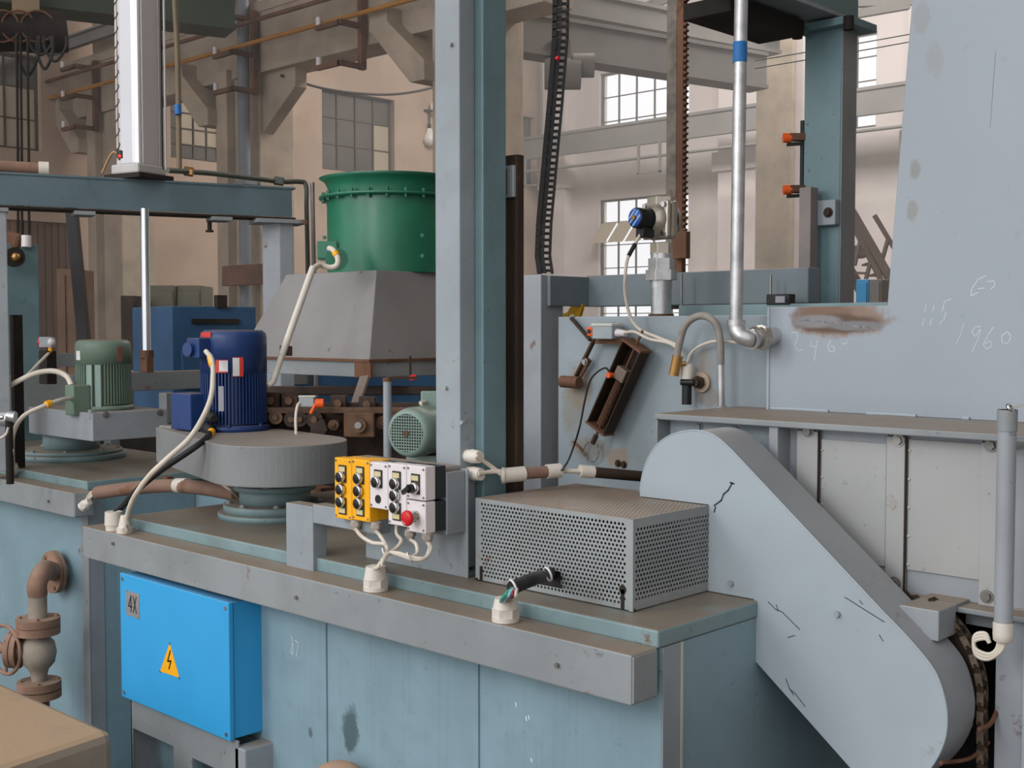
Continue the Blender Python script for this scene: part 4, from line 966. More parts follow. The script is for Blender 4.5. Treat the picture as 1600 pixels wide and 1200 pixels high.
# upper casing, slanted
YU = 3.33
def u2(x, y): q = at(x, y, Y=YU); return Vector((q.x, YU, q.z))
s1c, s2c = at(1300, 505, Y=YU), at(1345, 511, Y=YU)
CR = 'furnace_upper_paint'
UP_M = mat(CR, (157,167,177), .4, speck=.15, var=.03, vs=1.2, bump=.02, grime=.06, grimec=(150,150,146), stains=[
    (*at(1310, 498, Y=YU), .185, .4, .062, (136,104,76), .8, .9), (*at(1285, 492, Y=YU), .13, .4, .05, (116,86,70), .7, 1.0), (*at(1310, 506, Y=YU), .165, .4, .034, (92,72,58), .95, .35),
    (*at(1275, 502, Y=YU), .10, .4, .024, (134,134,136), 1, .45), (*at(1335, 509, Y=YU), .115, .4, .017, (122,122,124), 1, .5),
    (*at(1430, 265, Y=YU), .02, .2, .03, (136,134,128), .7), (*at(1425, 330, Y=YU), .02, .2, .04, (140,136,126), .6), (*at(1440, 30, Y=YU), .03, .2, .05, (150,152,152), .7), (*at(1460, 90, Y=YU), .03, .2, .06, (150,152,150), .5)])
t = thing('furnace_chamber', 'tall blue grey furnace upper casing with slanted left edge and a welded patch', 'furnace', (-1.3, 3.7, ZF))
bl, tl, c1_, c2_ = u2(1200, 645), u2(1200, 480), u2(1386, 478), u2(1428, -40)
bl.z = ZF; c1_.z = tl.z
slope = (c2_.x-c1_.x)/(c2_.z-c1_.z)
top = Vector((c1_.x+slope*(3.6-c1_.z), YU, 3.6))
MB().prism([bl, tl, c1_, top, Vector((.6, YU, 3.6)), Vector((.6, YU, ZF))], (0, .9, 0)).build('casing', UP_M, t, .003)
MB().box(bl.x-.004, bl.x+.004, YU-.004, YU+.01, ZF, tl.z).build('edge_weld', GUARD, t)
for (a, b) in ((1205, 1295), (1355, 1432), (1505, 1515)):
    x0_, x1_ = at(a, 650, Y=YU).x, at(b, 650, Y=YU).x
    MB().tube([(x0_, YU-.002, ZF+.003), ((x0_+x1_)/2, YU-.003, ZF+.004), (x1_, YU-.002, ZF+.003)], .006, n=6).build('fillet_weld', GUARD, t)
# weld scar bead
mark(t, [[(1242, 502), (1262, 500), (1290, 503), (1315, 506), (1345, 511), (1370, 513)]], dict(Y=YU), mat('ground_weld_steel', (130,130,134), .5, metal=.3, var=.25, vs=30, bump=.4), .004, 'ground_weld', 'ground weld scar with rust halo')
# chalk figures
PU = dict(Y=YU)
mark(t, [[(1506, 505), (1502, 520), (1494, 537)]], PU, CHALK, .0017, 'chalk_mark', 'chalk figures 1960')
mark(t, [[(1533, 511), (1525, 510), (1518, 518), (1524, 526), (1533, 512), (1528, 530), (1519, 550)]], PU, CHALK, .0017, 'chalk_mark')
mark(t, [[(1552, 511), (1544, 524), (1536, 538), (1542, 546), (1550, 540), (1548, 532), (1538, 538)]], PU, CHALK, .0017, 'chalk_mark')
mark(t, [[(1574, 518), (1565, 525), (1566, 536), (1575, 536), (1580, 526), (1574, 518)]], PU, CHALK, .0017, 'chalk_mark')
mark(t, [[(1236, 520), (1246, 519), (1246, 528), (1242, 540), (1247, 548), (1254, 547)]], PU, CHALK, .0017, 'chalk_mark', 'chalk figures 246')
mark(t, [[(1268, 534), (1266, 541), (1276, 542)], [(1277, 532), (1272, 564)]], PU, CHALK, .0017, 'chalk_mark')
mark(t, [[(1298, 532), (1293, 540), (1296, 549), (1303, 550), (1304, 542), (1297, 541)], [(1316, 536), (1320, 538), (1324, 534)]], PU, CHALK, .0017, 'chalk_mark')
mark(t, [[(1540, 431), (1528, 437), (1518, 452), (1517, 463), (1528, 457)], [(1543, 440), (1553, 439), (1555, 446), (1548, 452)], [(1528, 451), (1538, 450)]], PU, CHALK, .0017, 'chalk_mark', 'chalk loop like a letter G')
mark(t, [[(1447, 475), (1445, 487)], [(1460, 477), (1457, 487)], [(1486, 467), (1476, 471), (1472, 486)], [(1478, 488), (1475, 500)], [(1444, 498), (1441, 509)], [(1456, 498), (1453, 508)], [(1473, 500), (1468, 507)]], PU, CHALK, .0018, 'chalk_mark', 'small faint chalk figures 115 over 115')
mark(t, [[(1556, 80), (1552, 130), (1547, 200)]], PU, mat('faint_scratch', (128,142,152), .6, bump=0), .0015, 'scratch')
# ---- end plate (lower wall) left of the casing
YW = 3.385
WALLM = mat('furnace_end_plate_paint', (146,158,165), .42, speck=.5, var=.06, bump=.03, grime=.12, grimec=(140,134,122), stains=[
    (*at(905, 605, Y=YW), .07, .2, .09, (150,124,98), .6), (*at(893, 640, Y=YW), .06, .2, .1, (138,130,114), .5), (*at(965, 715, Y=YW), .06, .2, .05, (156,128,96), .6),
    (*at(920, 700, Y=YW), .1, .2, .05, (132,122,106), .6), (*at(1100, 575, Y=YW), .045, .2, .09, (152,142,130), .6), (*at(1105, 620, Y=YW), .06, .2, .04, (136,122,106), .6)])
wx0, wx1 = at(872, 600, Y=YW).x, at(1203, 600, Y=YW).x
zt = at(1000, 494, Y=YW).z
t = thing('furnace_end_plate', 'blue grey plate wall carrying levers and the spring mechanism behind the guard', 'plate', ((wx0+wx1)/2, YW, LID))
MB().box(wx0, wx1+.02, YW, YW+.03, LID, zt).build('plate', WALLM, t, .003)
zl = at(1130, 476, Y=YW+.2).z
MB().box(at(1060, 480, Y=YW+.2).x, wx1+.3, YW+.2, YW+.3, zt-.3, zl).build('upper_ledge', TEALL, t, .003)
bolt(t, at(894, 497, Y=YW), -Y_, .009, BOLT)
for (x, y) in ((966, 724), (975, 726)): bolt(t, at(x, y, Y=YW), -Y_, .009, DARKST)

# ---- frame behind: post and cross beam
yp = 3.42
px0, px1, = at(810, 600, Y=yp).x, at(845, 600, Y=yp).x
t = thing('frame_post', 'grey blue frame post at the left end of the furnace end plate', 'post', ((px0+px1)/2, yp+.05, 0))
yb1 = at(880, 600, X=px1).y
FRM = mat('frame_grey_paint', (112,124,130), .45, var=.08, top=.7, rust=.12, bump=.04, grime=.25, grimec=(92,98,100))
MB().box(px0, px1, yp, yb1, F0, at(812, 430, Y=yp).z).build('post_tube', BG, t, .004)
zf0 = at(860, 478, Y=yp+.03).z; zf1 = at(860, 430, Y=yp+.03).z
t = thing('frame_beam', 'grey blue horizontal beam between the frame post and the gantry post', 'beam', (-2.6, yp+.06, zf0))
xe = at(1272, 450, Y=yp+.3).x
MB().box(px1+.001, xe, yp+.26, yp+.34, zf0, zf1+.005).build('beam_tube', FRM, t, .004)
MB().box(px1+.001, px1+.02, yp+.03, yp+.34, zf0, zf1).build('end_bracket', FRM, t, .003)
# threaded studs standing on the plate
for i, (x, ya, yb_) in enumerate(((1065, 427, 478), (1204, 430, 466))):
    q0, q1 = at(x, yb_, Y=YW+.24), at(x, ya, Y=YW+.24)
    tag(MB().cyl((q0.x, q0.y, q0.z-.03), q1, .005, n=8).build('threaded_stud', BOLT), 'thin upright threaded stud '+('right of the valve pipe' if i == 0 else 'left of the gantry post'), 'stud')

# ================================================================ RIGHT GANTRY
d_ = 4.6
XG = at(1312, 300, d=d_).x
yg0 = None
a = at(1312, 300, d=d_); 
y_back = at(1335, 300, X=XG).y; xl_ = at(1255, 300, Y=a.y).x
zc_ = at(1310, 35, Y=a.y).z
t = thing('gantry_post', 'teal gantry post behind the furnace with orange limit switches', 'post', (XG, a.y+.05, 0))
MB().box(xl_, XG, a.y, y_back, F0, zc_).build('post_tube', TCOL, t, .004)
MB().box(XG-.002, XG+.004, a.y+.004, y_back, 1.2, zc_).build('side_plate', BGd, t)
MB().box(xl_-.02, XG+.06, a.y-.05, y_back+.05, at(1340, 40, X=XG).z-.03, at(1340, 40, X=XG).z).build('cap_plate', TCOL, t, .003)
q0, q1 = at(1303, 312, Y=a.y-.02), at(1330, 350, Y=a.y-.02)
MB().box(at(1277, 330, Y=a.y-.03).x, at(1306, 330, Y=a.y-.03).x, a.y-.035, a.y, q1.z, q0.z).build('clamp_plate', COLM, t, .004)
bolt(t, at(1294, 332, Y=a.y-.036), -Y_, .013, DARKST)
xf0, xf1 = at(1254, 400, Y=a.y-.06).x, at(1272, 400, Y=a.y-.06).x
RUSTBAR = mat('rust_edged_bar', (140,132,128), .6, var=.1, rust=.35, rustc=(130,90,66), bump=.1)
t2 = thing('guide_bar', 'grey rust edged flat bar standing in front of the teal gantry post', 'bar', ((xf0+xf1)/2, a.y-.06, 1.2))
MB().box(xf0, xf1, a.y-.09, a.y-.035, 1.2, at(1260, 294, Y=a.y-.06).z).build('flat_bar', RUSTBAR, t2, .002)
xr_ = at(1254, 260, Y=a.y).x
t3 = thing('switch_rail', 'thin black upright rail holding two orange roller limit switches', 'rail', (xr_, a.y+.02, 1.7))
MB().box(xr_-.012, xr_+.002, a.y, a.y+.02, at(1254, 470, Y=a.y).z, at(1254, 188, Y=a.y).z).build('rail_bar', BLACKR, t3)
for i, yy in enumerate((217, 298)):
    q = at(1250, yy, Y=a.y)
    s_ = thing('limit_switch', 'orange tipped roller limit switch, '+('upper' if i == 0 else 'lower')+' one on the black rail', 'switch', (q.x, q.y, q.z-.03), 'orange limit switches')
    MB().obox(q-RT*.012+Z_*.006, RT*.03, FW*.018, Z_*.014).build('switch_body', RUST, s_, .003)
    MB().bar(q-RT*.05-Z_*.022, q+RT*.01-Z_*.018, .02, .012).build('lever', BLACKR, s_)
    MB().cyl(q-RT*.065+Z_*.004, q-RT*.035+Z_*.004, .019, n=16).build('roller', ORG, s_)
    MB().cyl(q-RT*.036+Z_*.004, q-RT*.026+Z_*.006, .016, n=12).build('collar', ALU, s_)
# side box on the gantry post
q = at(1250, 330, Y=a.y); tag(MB().box(q.x-.02, q.x+.01, q.y+.03, q.y+.07, at(1250, 352, Y=a.y).z, at(1250, 310, Y=a.y).z).build('small_plate', COLM, bevel=.002), 'small pale plate behind the guide bar on the gantry post', 'plate')
# top beam running toward the viewer
zb0 = at(1338, 40, X=XG).z
zb1 = zb0+.17
t = thing('gantry_beam', 'dark grey gantry beam crossing the top right above the furnace', 'beam', (XG-.05, 3.2, zb0))
MB().box(XG-.16, XG-.0, 1.2, y_back+.03, zb0+.01, zb0+.025).build('bottom_flange', BGd, t, .002)
MB().box(XG-.02, XG-.01, 1.2, y_back+.03, zb0+.02, zb1).build('web', TCOL, t)
MB().box(XG-.16, XG, 1.2, y_back+.03, zb1, zb1+.012).build('top_flange', TCOL, t, .002)
MB().box(XG-.3, XG-.1, a.y-.6, a.y-.1, zb0-.06, zb0+.0).build('sensor_bracket', DARKI, t, .004)
for (x, y) in ((1246, 48), (1326, 34), (1240, 40)): MB().cyl(at(x, y, Y=a.y-.06)-Z_*.03, at(x, y, Y=a.y-.06)+Z_*.02, .02, n=12).build('bolt', DARKI, t)
q = at(1220, 468, Y=3.6)
t = thing('sensor_box', 'small black sensor box lying on the furnace ledge', 'sensor', (q.x, q.y, q.z-.03))
MB().obox(q, X_*.045, Y_*.02, Z_*.018).build('housing', BLACK, t, .003); MB().obox(q+X_*.01-Y_*.0205, X_*.018, Y_*.0008, Z_*.011).build('rating_label', mat('grey_plate', (150,150,160)), t)
MB().cyl(q+X_*.035-Y_*.021-Z_*.005, q+X_*.035-Y_*.019-Z_*.005, .009, n=14).build('sensor_eye', DARKI, t)

# ================================================================ RACK, VALVE, PIPES
yr = 3.75
xa, xb = at(1041, 200, Y=yr).x, at(1066, 200, Y=yr).x
zlo = at(1060, 400, Y=yr).z
t = thing('toothed_rack', 'tall rusty toothed rack rail rising behind the solenoid valve', 'rack', ((xa+xb)/2, yr, zlo))
RACKM = mat('worn_rack_steel', (116,108,100), .6, metal=.25, var=.25, vs=12, rust=.45, rustc=(104,80,66), bump=.3, grime=.4, grimec=(72,64,58))
MB().box(xa, xa+(xb-xa)*.62, yr, yr+.03, zlo-.2, 4.2).build('guide_bar', RACKM, t, .002)
MB().box(xa+(xb-xa)*.62, xb, yr+.002, yr+.028, zlo-.15, 4.2).build('rack_body', RUST, t)
th = .0225; n_ = int((4.2-zlo)/th); tt_ = MB()
for k in range(n_):
    z = zlo+k*th; tt_.prism([(xb-.001, yr+.004, z), (xb+.012, yr+.004, z+th*.25), (xb+.012, yr+.004, z+th*.45), (xb-.001, yr+.004, z+th*.75)], (0, .02, 0))
tt_.build('rack_teeth', RUST, t, kind='stuff')
MB().box(at(1054, 380, Y=yr-.01).x, at(1077, 380, Y=yr-.01).x, yr-.03, yr-.002, at(1060, 405, Y=yr).z, at(1060, 363, Y=yr).z).build('rack_clamp', RUST, t, .003)
# energy chain
yc_ = 4.05
t = thing('cable_drag_chain', 'black plastic cable drag chain hanging from above behind the tall post', 'cable chain', tuple(at(850, 425, Y=yc_)))
path = [at(868, -60, Y=yc_), at(866, 60, Y=yc_), at(858, 160, Y=yc_), at(849, 260, Y=yc_), at(841, 350, Y=yc_), at(839, 400, Y=yc_), at(843, 428, Y=yc_)]
def along(path, step):
    out_ = []; acc = 0
    pts_ = []
    for i in range(len(path)-1):
        for k in range(40): pts_.append(path[i].lerp(path[i+1], k/40))
    pts_.append(path[-1]); last = pts_[0]; out_.append(last)
    for p in pts_[1:]:
        if (p-last).length >= step: out_.append(p); last = p
    return out_
L_ = along(path, .0255)
side = MB(); links = MB()
for i in range(len(L_)-1):
    a1_, b1_ = L_[i], L_[i+1]; tt = (b1_-a1_).normalized(); w = .046
    m = MB(); c = (a1_+b1_)/2
    m.obox(c+RT*.000, tt*.0135, FW*.022, RT*.010)                 # left side plate
    m.obox(c+RT*.058, tt*.0135, FW*.022, RT*.006)
    m.obox(c+RT*.03, tt*.0062, FW*.004, RT*.03)
    m.obox(c+RT*.018+FW*-.012, tt*.0138, FW*.003, RT*.014)
    m.build('chain_link', BLACKR if i % 2 else BLACK, t)
MB().ball(at(871, 91, Y=yc_-.03), .011, 10).build('red_marker', RED, t)
# solenoid valve on its pipe
yv = 3.45
def V(x, y, dy=0): return at(x, y, Y=yv+dy)
base = V(1033, 491)
t = thing('valve_pipe', 'short galvanised riser pipe with union nuts standing on the furnace end plate', 'pipe', tuple(base-Z_*.03))
vx = base.x; sc_ = base.y
def zz_(y): return at(1033, y, Y=yv).z
def rr_(w): return w/2*pm(base)
MB().cyl((vx, yv, zt-.02), (vx, yv, zz_(445)), rr_(32), n=24).build('riser', ZINC, t)
MB().cyl((vx, yv, zt), (vx, yv, zt+.008), rr_(40), n=24).build('weld_collar', RUST, t)
for (ya, yb_, w) in ((450, 436, 34), (438, 422, 50), (422, 404, 42), (404, 396, 34)):
    (MB().hexa if w > 36 else MB().cyl)((vx, yv, zz_(ya)), (vx, yv, zz_(yb_)), rr_(w)).build('union_nut', ZINC, t, .002)
t = thing('solenoid_valve', 'cast metal solenoid valve with black coil and blue striped label', 'valve', (vx, yv, zz_(398)))
vc = V(1030, 346)
MB().cyl((vx, yv, zz_(398)), (vx, yv, zz_(380)), rr_(36), n=6, smooth=False).build('lower_hex', CAST, t, .002)
MB().hexa((vx, yv, zz_(325)), (vx, yv, zz_(309)), rr_(46)).build('upper_hex', CAST, t, .002)
# body axis points toward the left front
ad = (Vector((-.97, -.45, -.03))).normalized(); 
ad = (-RT*.80-FW*.60).normalized(); ub = Z_; wb = ad.cross(ub).normalized(); ub = wb.cross(ad)
bc = V(1036, 345)
hw = .066
MB().obox(bc, ad*.018, wb*hw*.92, ub*hw).build('valve_body', CAST, t, .012)
MB().obox(bc+ad*.030, ad*.010, wb*hw*.96, ub*hw*1.0).build('bonnet', CAST, t, .009)
MB().lathe(bc+ad*.04, ad, [(.058,0),(.056,.008),(.045,.022),(.038,.03)], 32).build('bonnet_dome', CAST, t)
MB().lathe(bc-ad*.018, -ad, [(.06,0),(.056,.02),(.04,.03),(0,.03)], 32).build('rear_dome', CAST, t)
for s1 in (-1, 1):
    for s2 in (-1, 1): MB().cyl(bc+ad*.038+wb*s1*.048+ub*s2*.05, bc+ad*.05+wb*s1*.048+ub*s2*.05, .009, n=14).build('cap_screw', CHROME, t)
MB().lathe(bc+ad*.05, ad, [(.033,0),(.036,.004),(.036,.078),(.033,.084),(0,.084)], 32).build('coil', BLACK, t)
lb = MB().lathe(bc+ad*.135, ad, [(.031,-.002),(.031,.0),(0,.0)], 32).build('coil_label', mat('blue_label', (44,98,196), .35, bump=0), t, label='round blue label with pale stripes')
for q_ in (-.014, .004, .018): MB().obox(bc+ad*.1355+(wb+ub)*.7*q_, (wb-ub).normalized()*math.sqrt(max(.0001, .029**2-q_**2)), (wb+ub).normalized()*.0032, ad*.0006).build('stripe', mat('pale_blue_print', (160,190,226), .4, bump=0), lb)
MB().cyl(bc+ad*.134, bc+ad*.142, .009, n=6, smooth=False).build('centre_nut', BRASS, t)
MB().obox(bc+ad*.085-ub*.048, ad*.026, wb*.02, ub*.018).build('plug_connector', BLACK, t, .004)
# cable from the solenoid to the black conduit
cs = bc+ad*.105-ub*.055
pth = [cs, at(982, 400, Y=3.3), at(977, 430, Y=3.28), at(977, 460, Y=3.3), at(985, 495, Y=3.32), at(1000, 515, Y=3.33), at(1030, 528, Y=3.33), at(1058, 540, Y=3.34), at(1068, 556, Y=3.35)]
cb1 = cable('solenoid_cable', pth, .0058, WHITEC, 'white cable hanging from the solenoid valve down to the black conduit', 'cable')
MB().cyl(pth[0].lerp(pth[1], .45), pth[1], .0075, n=8).build('sleeve', BLACKR, cb1)
cable('switch_cable', [at(975, 520, Y=3.31), at(992, 519, Y=3.32), at(1015, 530, Y=3.32), at(1045, 536, Y=3.33), at(1060, 547, Y=3.34), at(1066, 560, Y=3.35)], .006, WHITEC, 'white cable from the grey limit switch to the black conduit', 'cable')
cable('pipe_cable', [at(1198, 538, Y=3.3), at(1160, 536, Y=3.32), at(1120, 533, Y=3.34), at(1095, 540, Y=3.35), at(1080, 552, Y=3.36), at(1074, 566, Y=3.36)], .0055, WHITEC, 'white cable passing behind the grey hose to the black conduit', 'cable')
# black conduit with ribbed cap
q0, q1, q2_ = at(1073, 632, Z=ZF), None, None
y_ = q0.y
t = thing('black_conduit', 'short black conduit standing on the furnace flange with a cream cap', 'conduit', (q0.x, y_, ZF))
MB().cyl((q0.x, y_, ZF), (q0.x, y_, at(1073, 590, Y=y_).z), .0165, n=20).build('pipe', BLACK, t)
zc1 = at(1073, 592, Y=y_).z; zc2 = at(1073, 568, Y=y_).z
MB().lathe((q0.x, y_, 0), Z_, [(.0205,zc1),(.0205,zc2-.01),(.0175,zc2),(.012,zc2)], 20).build('cap', WPIPE, t)
# grey hose arch with brass coupling
yh = 3.30
hp = [at(1057, 560, Y=yh), at(1062, 535, Y=yh), at(1070, 510, Y=yh), at(1085, 496, Y=yh), at(1102, 494, Y=yh), at(1118, 505, Y=yh), at(1125, 530, Y=yh), at(1126, 570, Y=yh), at(1127, 600, Y=yh), Vector((at(1127, 632, Y=yh).x, yh, ZF))]
HOSE = mat('grey_rubber_hose', (146,140,134), .6, var=.12, vs=12, rust=.1, bump=.1)
t = thing('arched_hose', 'grey hose arch rising from the furnace flange and ending in a brass coupling', 'hose', tuple(hp[-1]))
MB().tube(hp[:8], .0122, n=14).build('hose', HOSE, t)
MB().tube([at(1126, 566, Y=yh), hp[-1]], .0118, n=14, smooth_path=False).build('steel_stub', ZINC, t)
MB().lathe(hp[-1], Z_, [(.02,0),(.014,.006)], 14).build('weld_collar', ZINC, t)
a_, b_ = at(1059, 556, Y=yh), at(1053, 586, Y=yh)
MB().cyl(a_, b_, .0175, n=18).build('brass_coupling', BRASS, t); MB().hexa(a_.lerp(b_, .72), b_, .0175).build('hex_end', BRASS, t, .001)
MB().cyl(a_.lerp(b_, .4), a_.lerp(b_, .4)+RT*.032, .008, n=12).build('side_port', BRASS, t)
# round boss on the plate
q = at(1098, 597, Y=YW)
t = thing('sight_port', 'dark threaded boss on a round rusty plate behind the hose arch', 'fitting', (q.x, YW-.03, q.z-.03))
MB().cyl(q, q-Y_*.012, .034, n=28).build('round_plate', mat('rust_dusted_plate', (176,158,140), .6, bump=.1), t, .002)
MB().cyl(q-Y_*.012, q-Y_*.05-X_*.0, .014, n=16).build('threaded_stub', DARKST, t); MB().hexa(q-Y_*.02, q-Y_*.03, .022).build('lock_nut', DARKST, t)
MB().cyl(q-Y_*.05, q-Y_*.06-X_*.045, .011, n=14).build('handle', BLACK, t)
# tall galvanised pipe with elbow and union
yq = 3.2
ptop, pel = at(1159, -60, Y=yq), at(1150, 500, Y=yq)
t = thing('galvanised_pipe', 'long galvanised water pipe with a blue tape band dropping to an elbow', 'pipe', tuple(pel))
r_ = .0205
MB().cyl(ptop, pel, r_, n=24).build('pipe', ZINC, t)
u0, u1 = at(1156, 98, Y=yq), at(1156.5, 66, Y=yq)
MB().cyl(u0, u1, r_+.0012, n=24).build('tape_band', mat('blue_tape', (36,112,180), .5, var=.1, vs=20, bump=.1), t, label='blue tape band')
el = at(1152, 522, Y=yq)
MB().cyl(at(1150, 508, Y=yq), at(1150, 500, Y=yq), .0285, n=24).build('elbow_rim', ZINC, t, .002)
end_ = at(1174, 530, Y=yq+.02)
MB().tube([at(1150, 503, Y=yq), at(1151, 514, Y=yq), at(1157, 524, Y=yq), at(1168, 529, Y=yq+.01), end_], .0262, n=20).build('elbow', ZINC, t)
ax = (at(1200, 526, Y=yq+.1)-end_).normalized()
MB().cyl(end_-ax*.004, end_+ax*.008, .031, n=24).build('elbow_rim', ZINC, t, .002)
MB().cyl(end_+ax*.008, end_+ax*.03, .026, n=24).build('nipple', ZINC, t)
MB().cyl(end_+ax*.022, end_+ax*.036, .038, n=24).build('union_collar', CAST, t, .003)
MB().hexa(end_+ax*.036, end_+ax*.062, .041).build('union_nut', CAST, t, .003)
MB().cyl(end_+ax*.06, end_+ax*.15, .028, n=24).build('nipple', ZINC, t)
# conduit at far right edge
yk_ = 2.85
xk = at(1571, 800, Y=yk_).x
z0_, z1_ = at(1569, 975, Y=yk_).z, at(1572, 640, Y=yk_).z
t = thing('upright_conduit', 'grey conduit clipped to the furnace front at the right edge with cables curling out', 'conduit', (xk, yk_, z0_-.06))
MB().cyl((xk, yk_, z0_), (xk, yk_, z1_), .0215, n=24).build('pipe', BG, t)
MB().cyl((xk, yk_, z1_-.05), (xk, yk_, z1_), .0232, n=24).build('top_sleeve', BGd, t)
MB().lathe((xk, yk_, z0_-.045), Z_, [(.014,.0),(.0225,.006),(.0235,.02),(.0235,.05)], 24).build('ribbed_cap', WPIPE, t)
MB().bar((xk+.005, yk_-.005, z1_+.002), (xk+.055, yk_, z1_+.02), .012, .006).build('clip', BOLT, t)
MB().lathe((xk+.01, yk_-.01, z1_+.005), X_*.6+Z_*.4, [(.006,-.004),(.012,-.003),(.012,.003),(.006,.004)], 14).build('wing_nut', CHROME, t)
MB().box(xk-.015, xk+.015, yk_, YFl+.002, ZF-.03, ZF-.018).build('stand_off', BGd, t)
for i in range(3):
    e = (i-1)*.006
    cable('curled_cable', [(xk+e, yk_-.004, z0_-.03), (xk-.006+e, yk_-.008, z0_-.062), (xk-.03, yk_-.012, z0_-.082-e), (xk-.06, yk_-.012, z0_-.075-e), (xk-.064, yk_-.01, z0_-.045+e), (xk-.04, yk_-.006, z0_-.035+e), (xk-.03, yk_-.004, z0_-.05)], .0048, WHITEC, '', parent=t)

# ================================================================ SPRING LEVER MECHANISM ON THE END PLATE
DK = DARKST
def W_(x, y, dy=0): return at(x, y, Y=YW-dy)
t = thing('spring_tensioner', 'dark rusty channel with coil spring and rod leaning on the end plate', 'tensioner', tuple(W_(950, 690, .03)))
a_, b_ = W_(945, 668, .03), W_(1002, 540, .03)
ax_ = (b_-a_).normalized(); sd = ax_.cross(-Y_).normalized()
wd = (W_(965, 600)-W_(938, 590)).length
Lc = (b_-a_).length
MB().obox((a_+b_)/2, ax_*Lc/2, sd*.042, Y_*.003).build('channel_web', DK, t)
for s_ in (-1, 1):
    MB().obox((a_+b_)/2+sd*s_*.042-Y_*.028, ax_*Lc/2, sd*.0025, Y_*.028).build('channel_flange', DK, t)
for (q, nm, h) in ((a_, 'lower_end_plate', .004), (b_, 'upper_end_plate', .005)): MB().obox(q-Y_*.028, ax_*h, sd*.048, Y_*.032).build(nm, RUST, t, .002)
pts = []; turns = 26
for i in range(turns*10+1):
    g = 2*math.pi*i/10; q = a_+ax_*(.012+(Lc*.56)*i/(turns*10))-Y_*.03; pts.append(q+sd*.0145*math.cos(g)+Y_*.0145*math.sin(g))
MB().tube(pts, .0028, n=5, smooth_path=False).build('coil_spring', RUST, t)
MB().cyl(a_-ax_*.03-Y_*.03, b_+ax_*.06-Y_*.03, .005, n=10).build('rod', RUST, t)
MB().obox(a_+ax_*(Lc*.66)-Y_*.032, ax_*.024, sd*.024, Y_*.02).build('slide_block', mat('worn_block', (128,112,100), .5, metal=.3, rust=.3, bump=.1), t, .003)
MB().cyl(a_+ax_*(Lc*.60)-Y_*.05-sd*.03, a_+ax_*(Lc*.60)-Y_*.07-sd*.03, .010, n=14).build('proximity_sensor', ORG, t, label='orange tipped sensor')
MB().cyl(a_-ax_*.03-Y_*.03, a_-ax_*.065-Y_*.03, .009, n=12).build('eye_bolt', DK, t)
# small link chain ring
cc_ = W_(924, 706, .02); t = thing('link_chain', 'small loop of rusty link chain hanging below the spring channel', 'chain', tuple(cc_-Z_*.04))
lm = None
for i in range(22):
    g = 2*math.pi*i/22+.6; q = cc_+X_*.034*math.cos(g)+Z_*.036*math.sin(g); tg = (-X_*math.sin(g)+Z_*math.cos(g)).normalized(); nr_ = tg.cross(Y_) if i % 2 else Y_
    MB().tube([q+tg*.0065*math.cos(h)+nr_*.0035*math.sin(h) for h in [k*math.pi/3 for k in range(7)]], .0012, n=5, smooth_path=False).build('chain_link', BOLT, t)
MB().tube([W_(895, 690, .01), W_(906, 700, .012), W_(914, 712, .014)], .004, n=6).build('tail', RUST, t)
# bracket arm with pivot at left
t = thing('pivot_lever', 'dark pivot lever with rusty boss at the left edge of the end plate', 'lever', tuple(W_(895, 600, .03)))
MB().bar(W_(900, 588, .04), W_(930, 528, .04), .010, .018, (0,1,0)).build('lever_arm', DK, t, .002)
MB().bar(W_(893, 497, .02), W_(923, 532, .04), .010, .016, (0,1,0)).build('upper_arm', DK, t, .002)
MB().cyl(W_(898, 597, .0), W_(898, 597, .06), .018, n=18).build('pivot_boss', DK, t)
MB().cyl(W_(878, 596, .05), W_(905, 598, .05), .022, n=18).build('shaft_end', RUST, t)
MB().bar(W_(903, 588, .03), W_(920, 560, .03), .03, .012, (0,1,0)).build('crank', RUST, t, .003)
bolt(t, W_(914, 565, .045), -Y_, .009, BOLT)
cable('sensor_cable', [a_+ax_*(Lc*.60)-Y_*.05-sd*.035, W_(945, 575, .06), W_(925, 590, .07), W_(915, 620, .07), W_(905, 670, .08), W_(890, 715, .12), at(878, 735, d=3.32)], .0035, BLACKR, 'thin black sensor cable looping down from the spring channel to the white sleeve', 'cable')
t = thing('limit_switch', 'grey boxed limit switch with square orange roller above the spring channel', 'switch', tuple(W_(950, 527, .05)))
q0, q1 = W_(932, 508, .05), W_(963, 530, .05)
MB().box(q0.x, q1.x, YW-.075, YW-.02, q1.z, q0.z).build('switch_body', mat('grey_switch_housing', (158,168,172), .4, bump=.02), t, .004)
MB().box(q0.x-.003, q1.x+.003, YW-.078, YW-.018, q0.z-.004, q0.z+.006).build('switch_lid', mat('pale_switch_lid', (196,200,190), .4, bump=0), t, .002)
MB().cyl(W_(964, 520, .05), W_(978, 521, .05), .015, .011, n=18).build('cable_gland', WPLAS, t)
q = W_(925, 518, .055); MB().box(q.x-.013, q.x+.012, YW-.07, YW-.045, q.z-.017, q.z+.017).build('roller', ORG, t, .005)
MB().cyl(q-Y_*.014, q-Y_*.018, .008, n=14).build('roller_pin', BLACK, t)
MB().bar(W_(930, 533, .04), W_(975, 534, .04), .02, .006, (0,1,0)).build('mounting_strip', RUST, t)
# yellow hook plate behind the end plate
YLP = mat('yellow_machine_paint', (206,156,30), .5, var=.08, bump=.02)
yy_ = YW+.25
P = [at(x, y, Y=yy_) for x, y in ((893, 475), (910, 475), (903, 500), (893, 520), (893, 532), (885, 544), (876, 540), (872, 528), (872, 492), (886, 488))]
tag(MB().prism(P, (0, .02, 0)).build('hook_plate', YLP, bevel=.002), 'yellow hook shaped plate seen in the gap beside the frame post', 'plate')

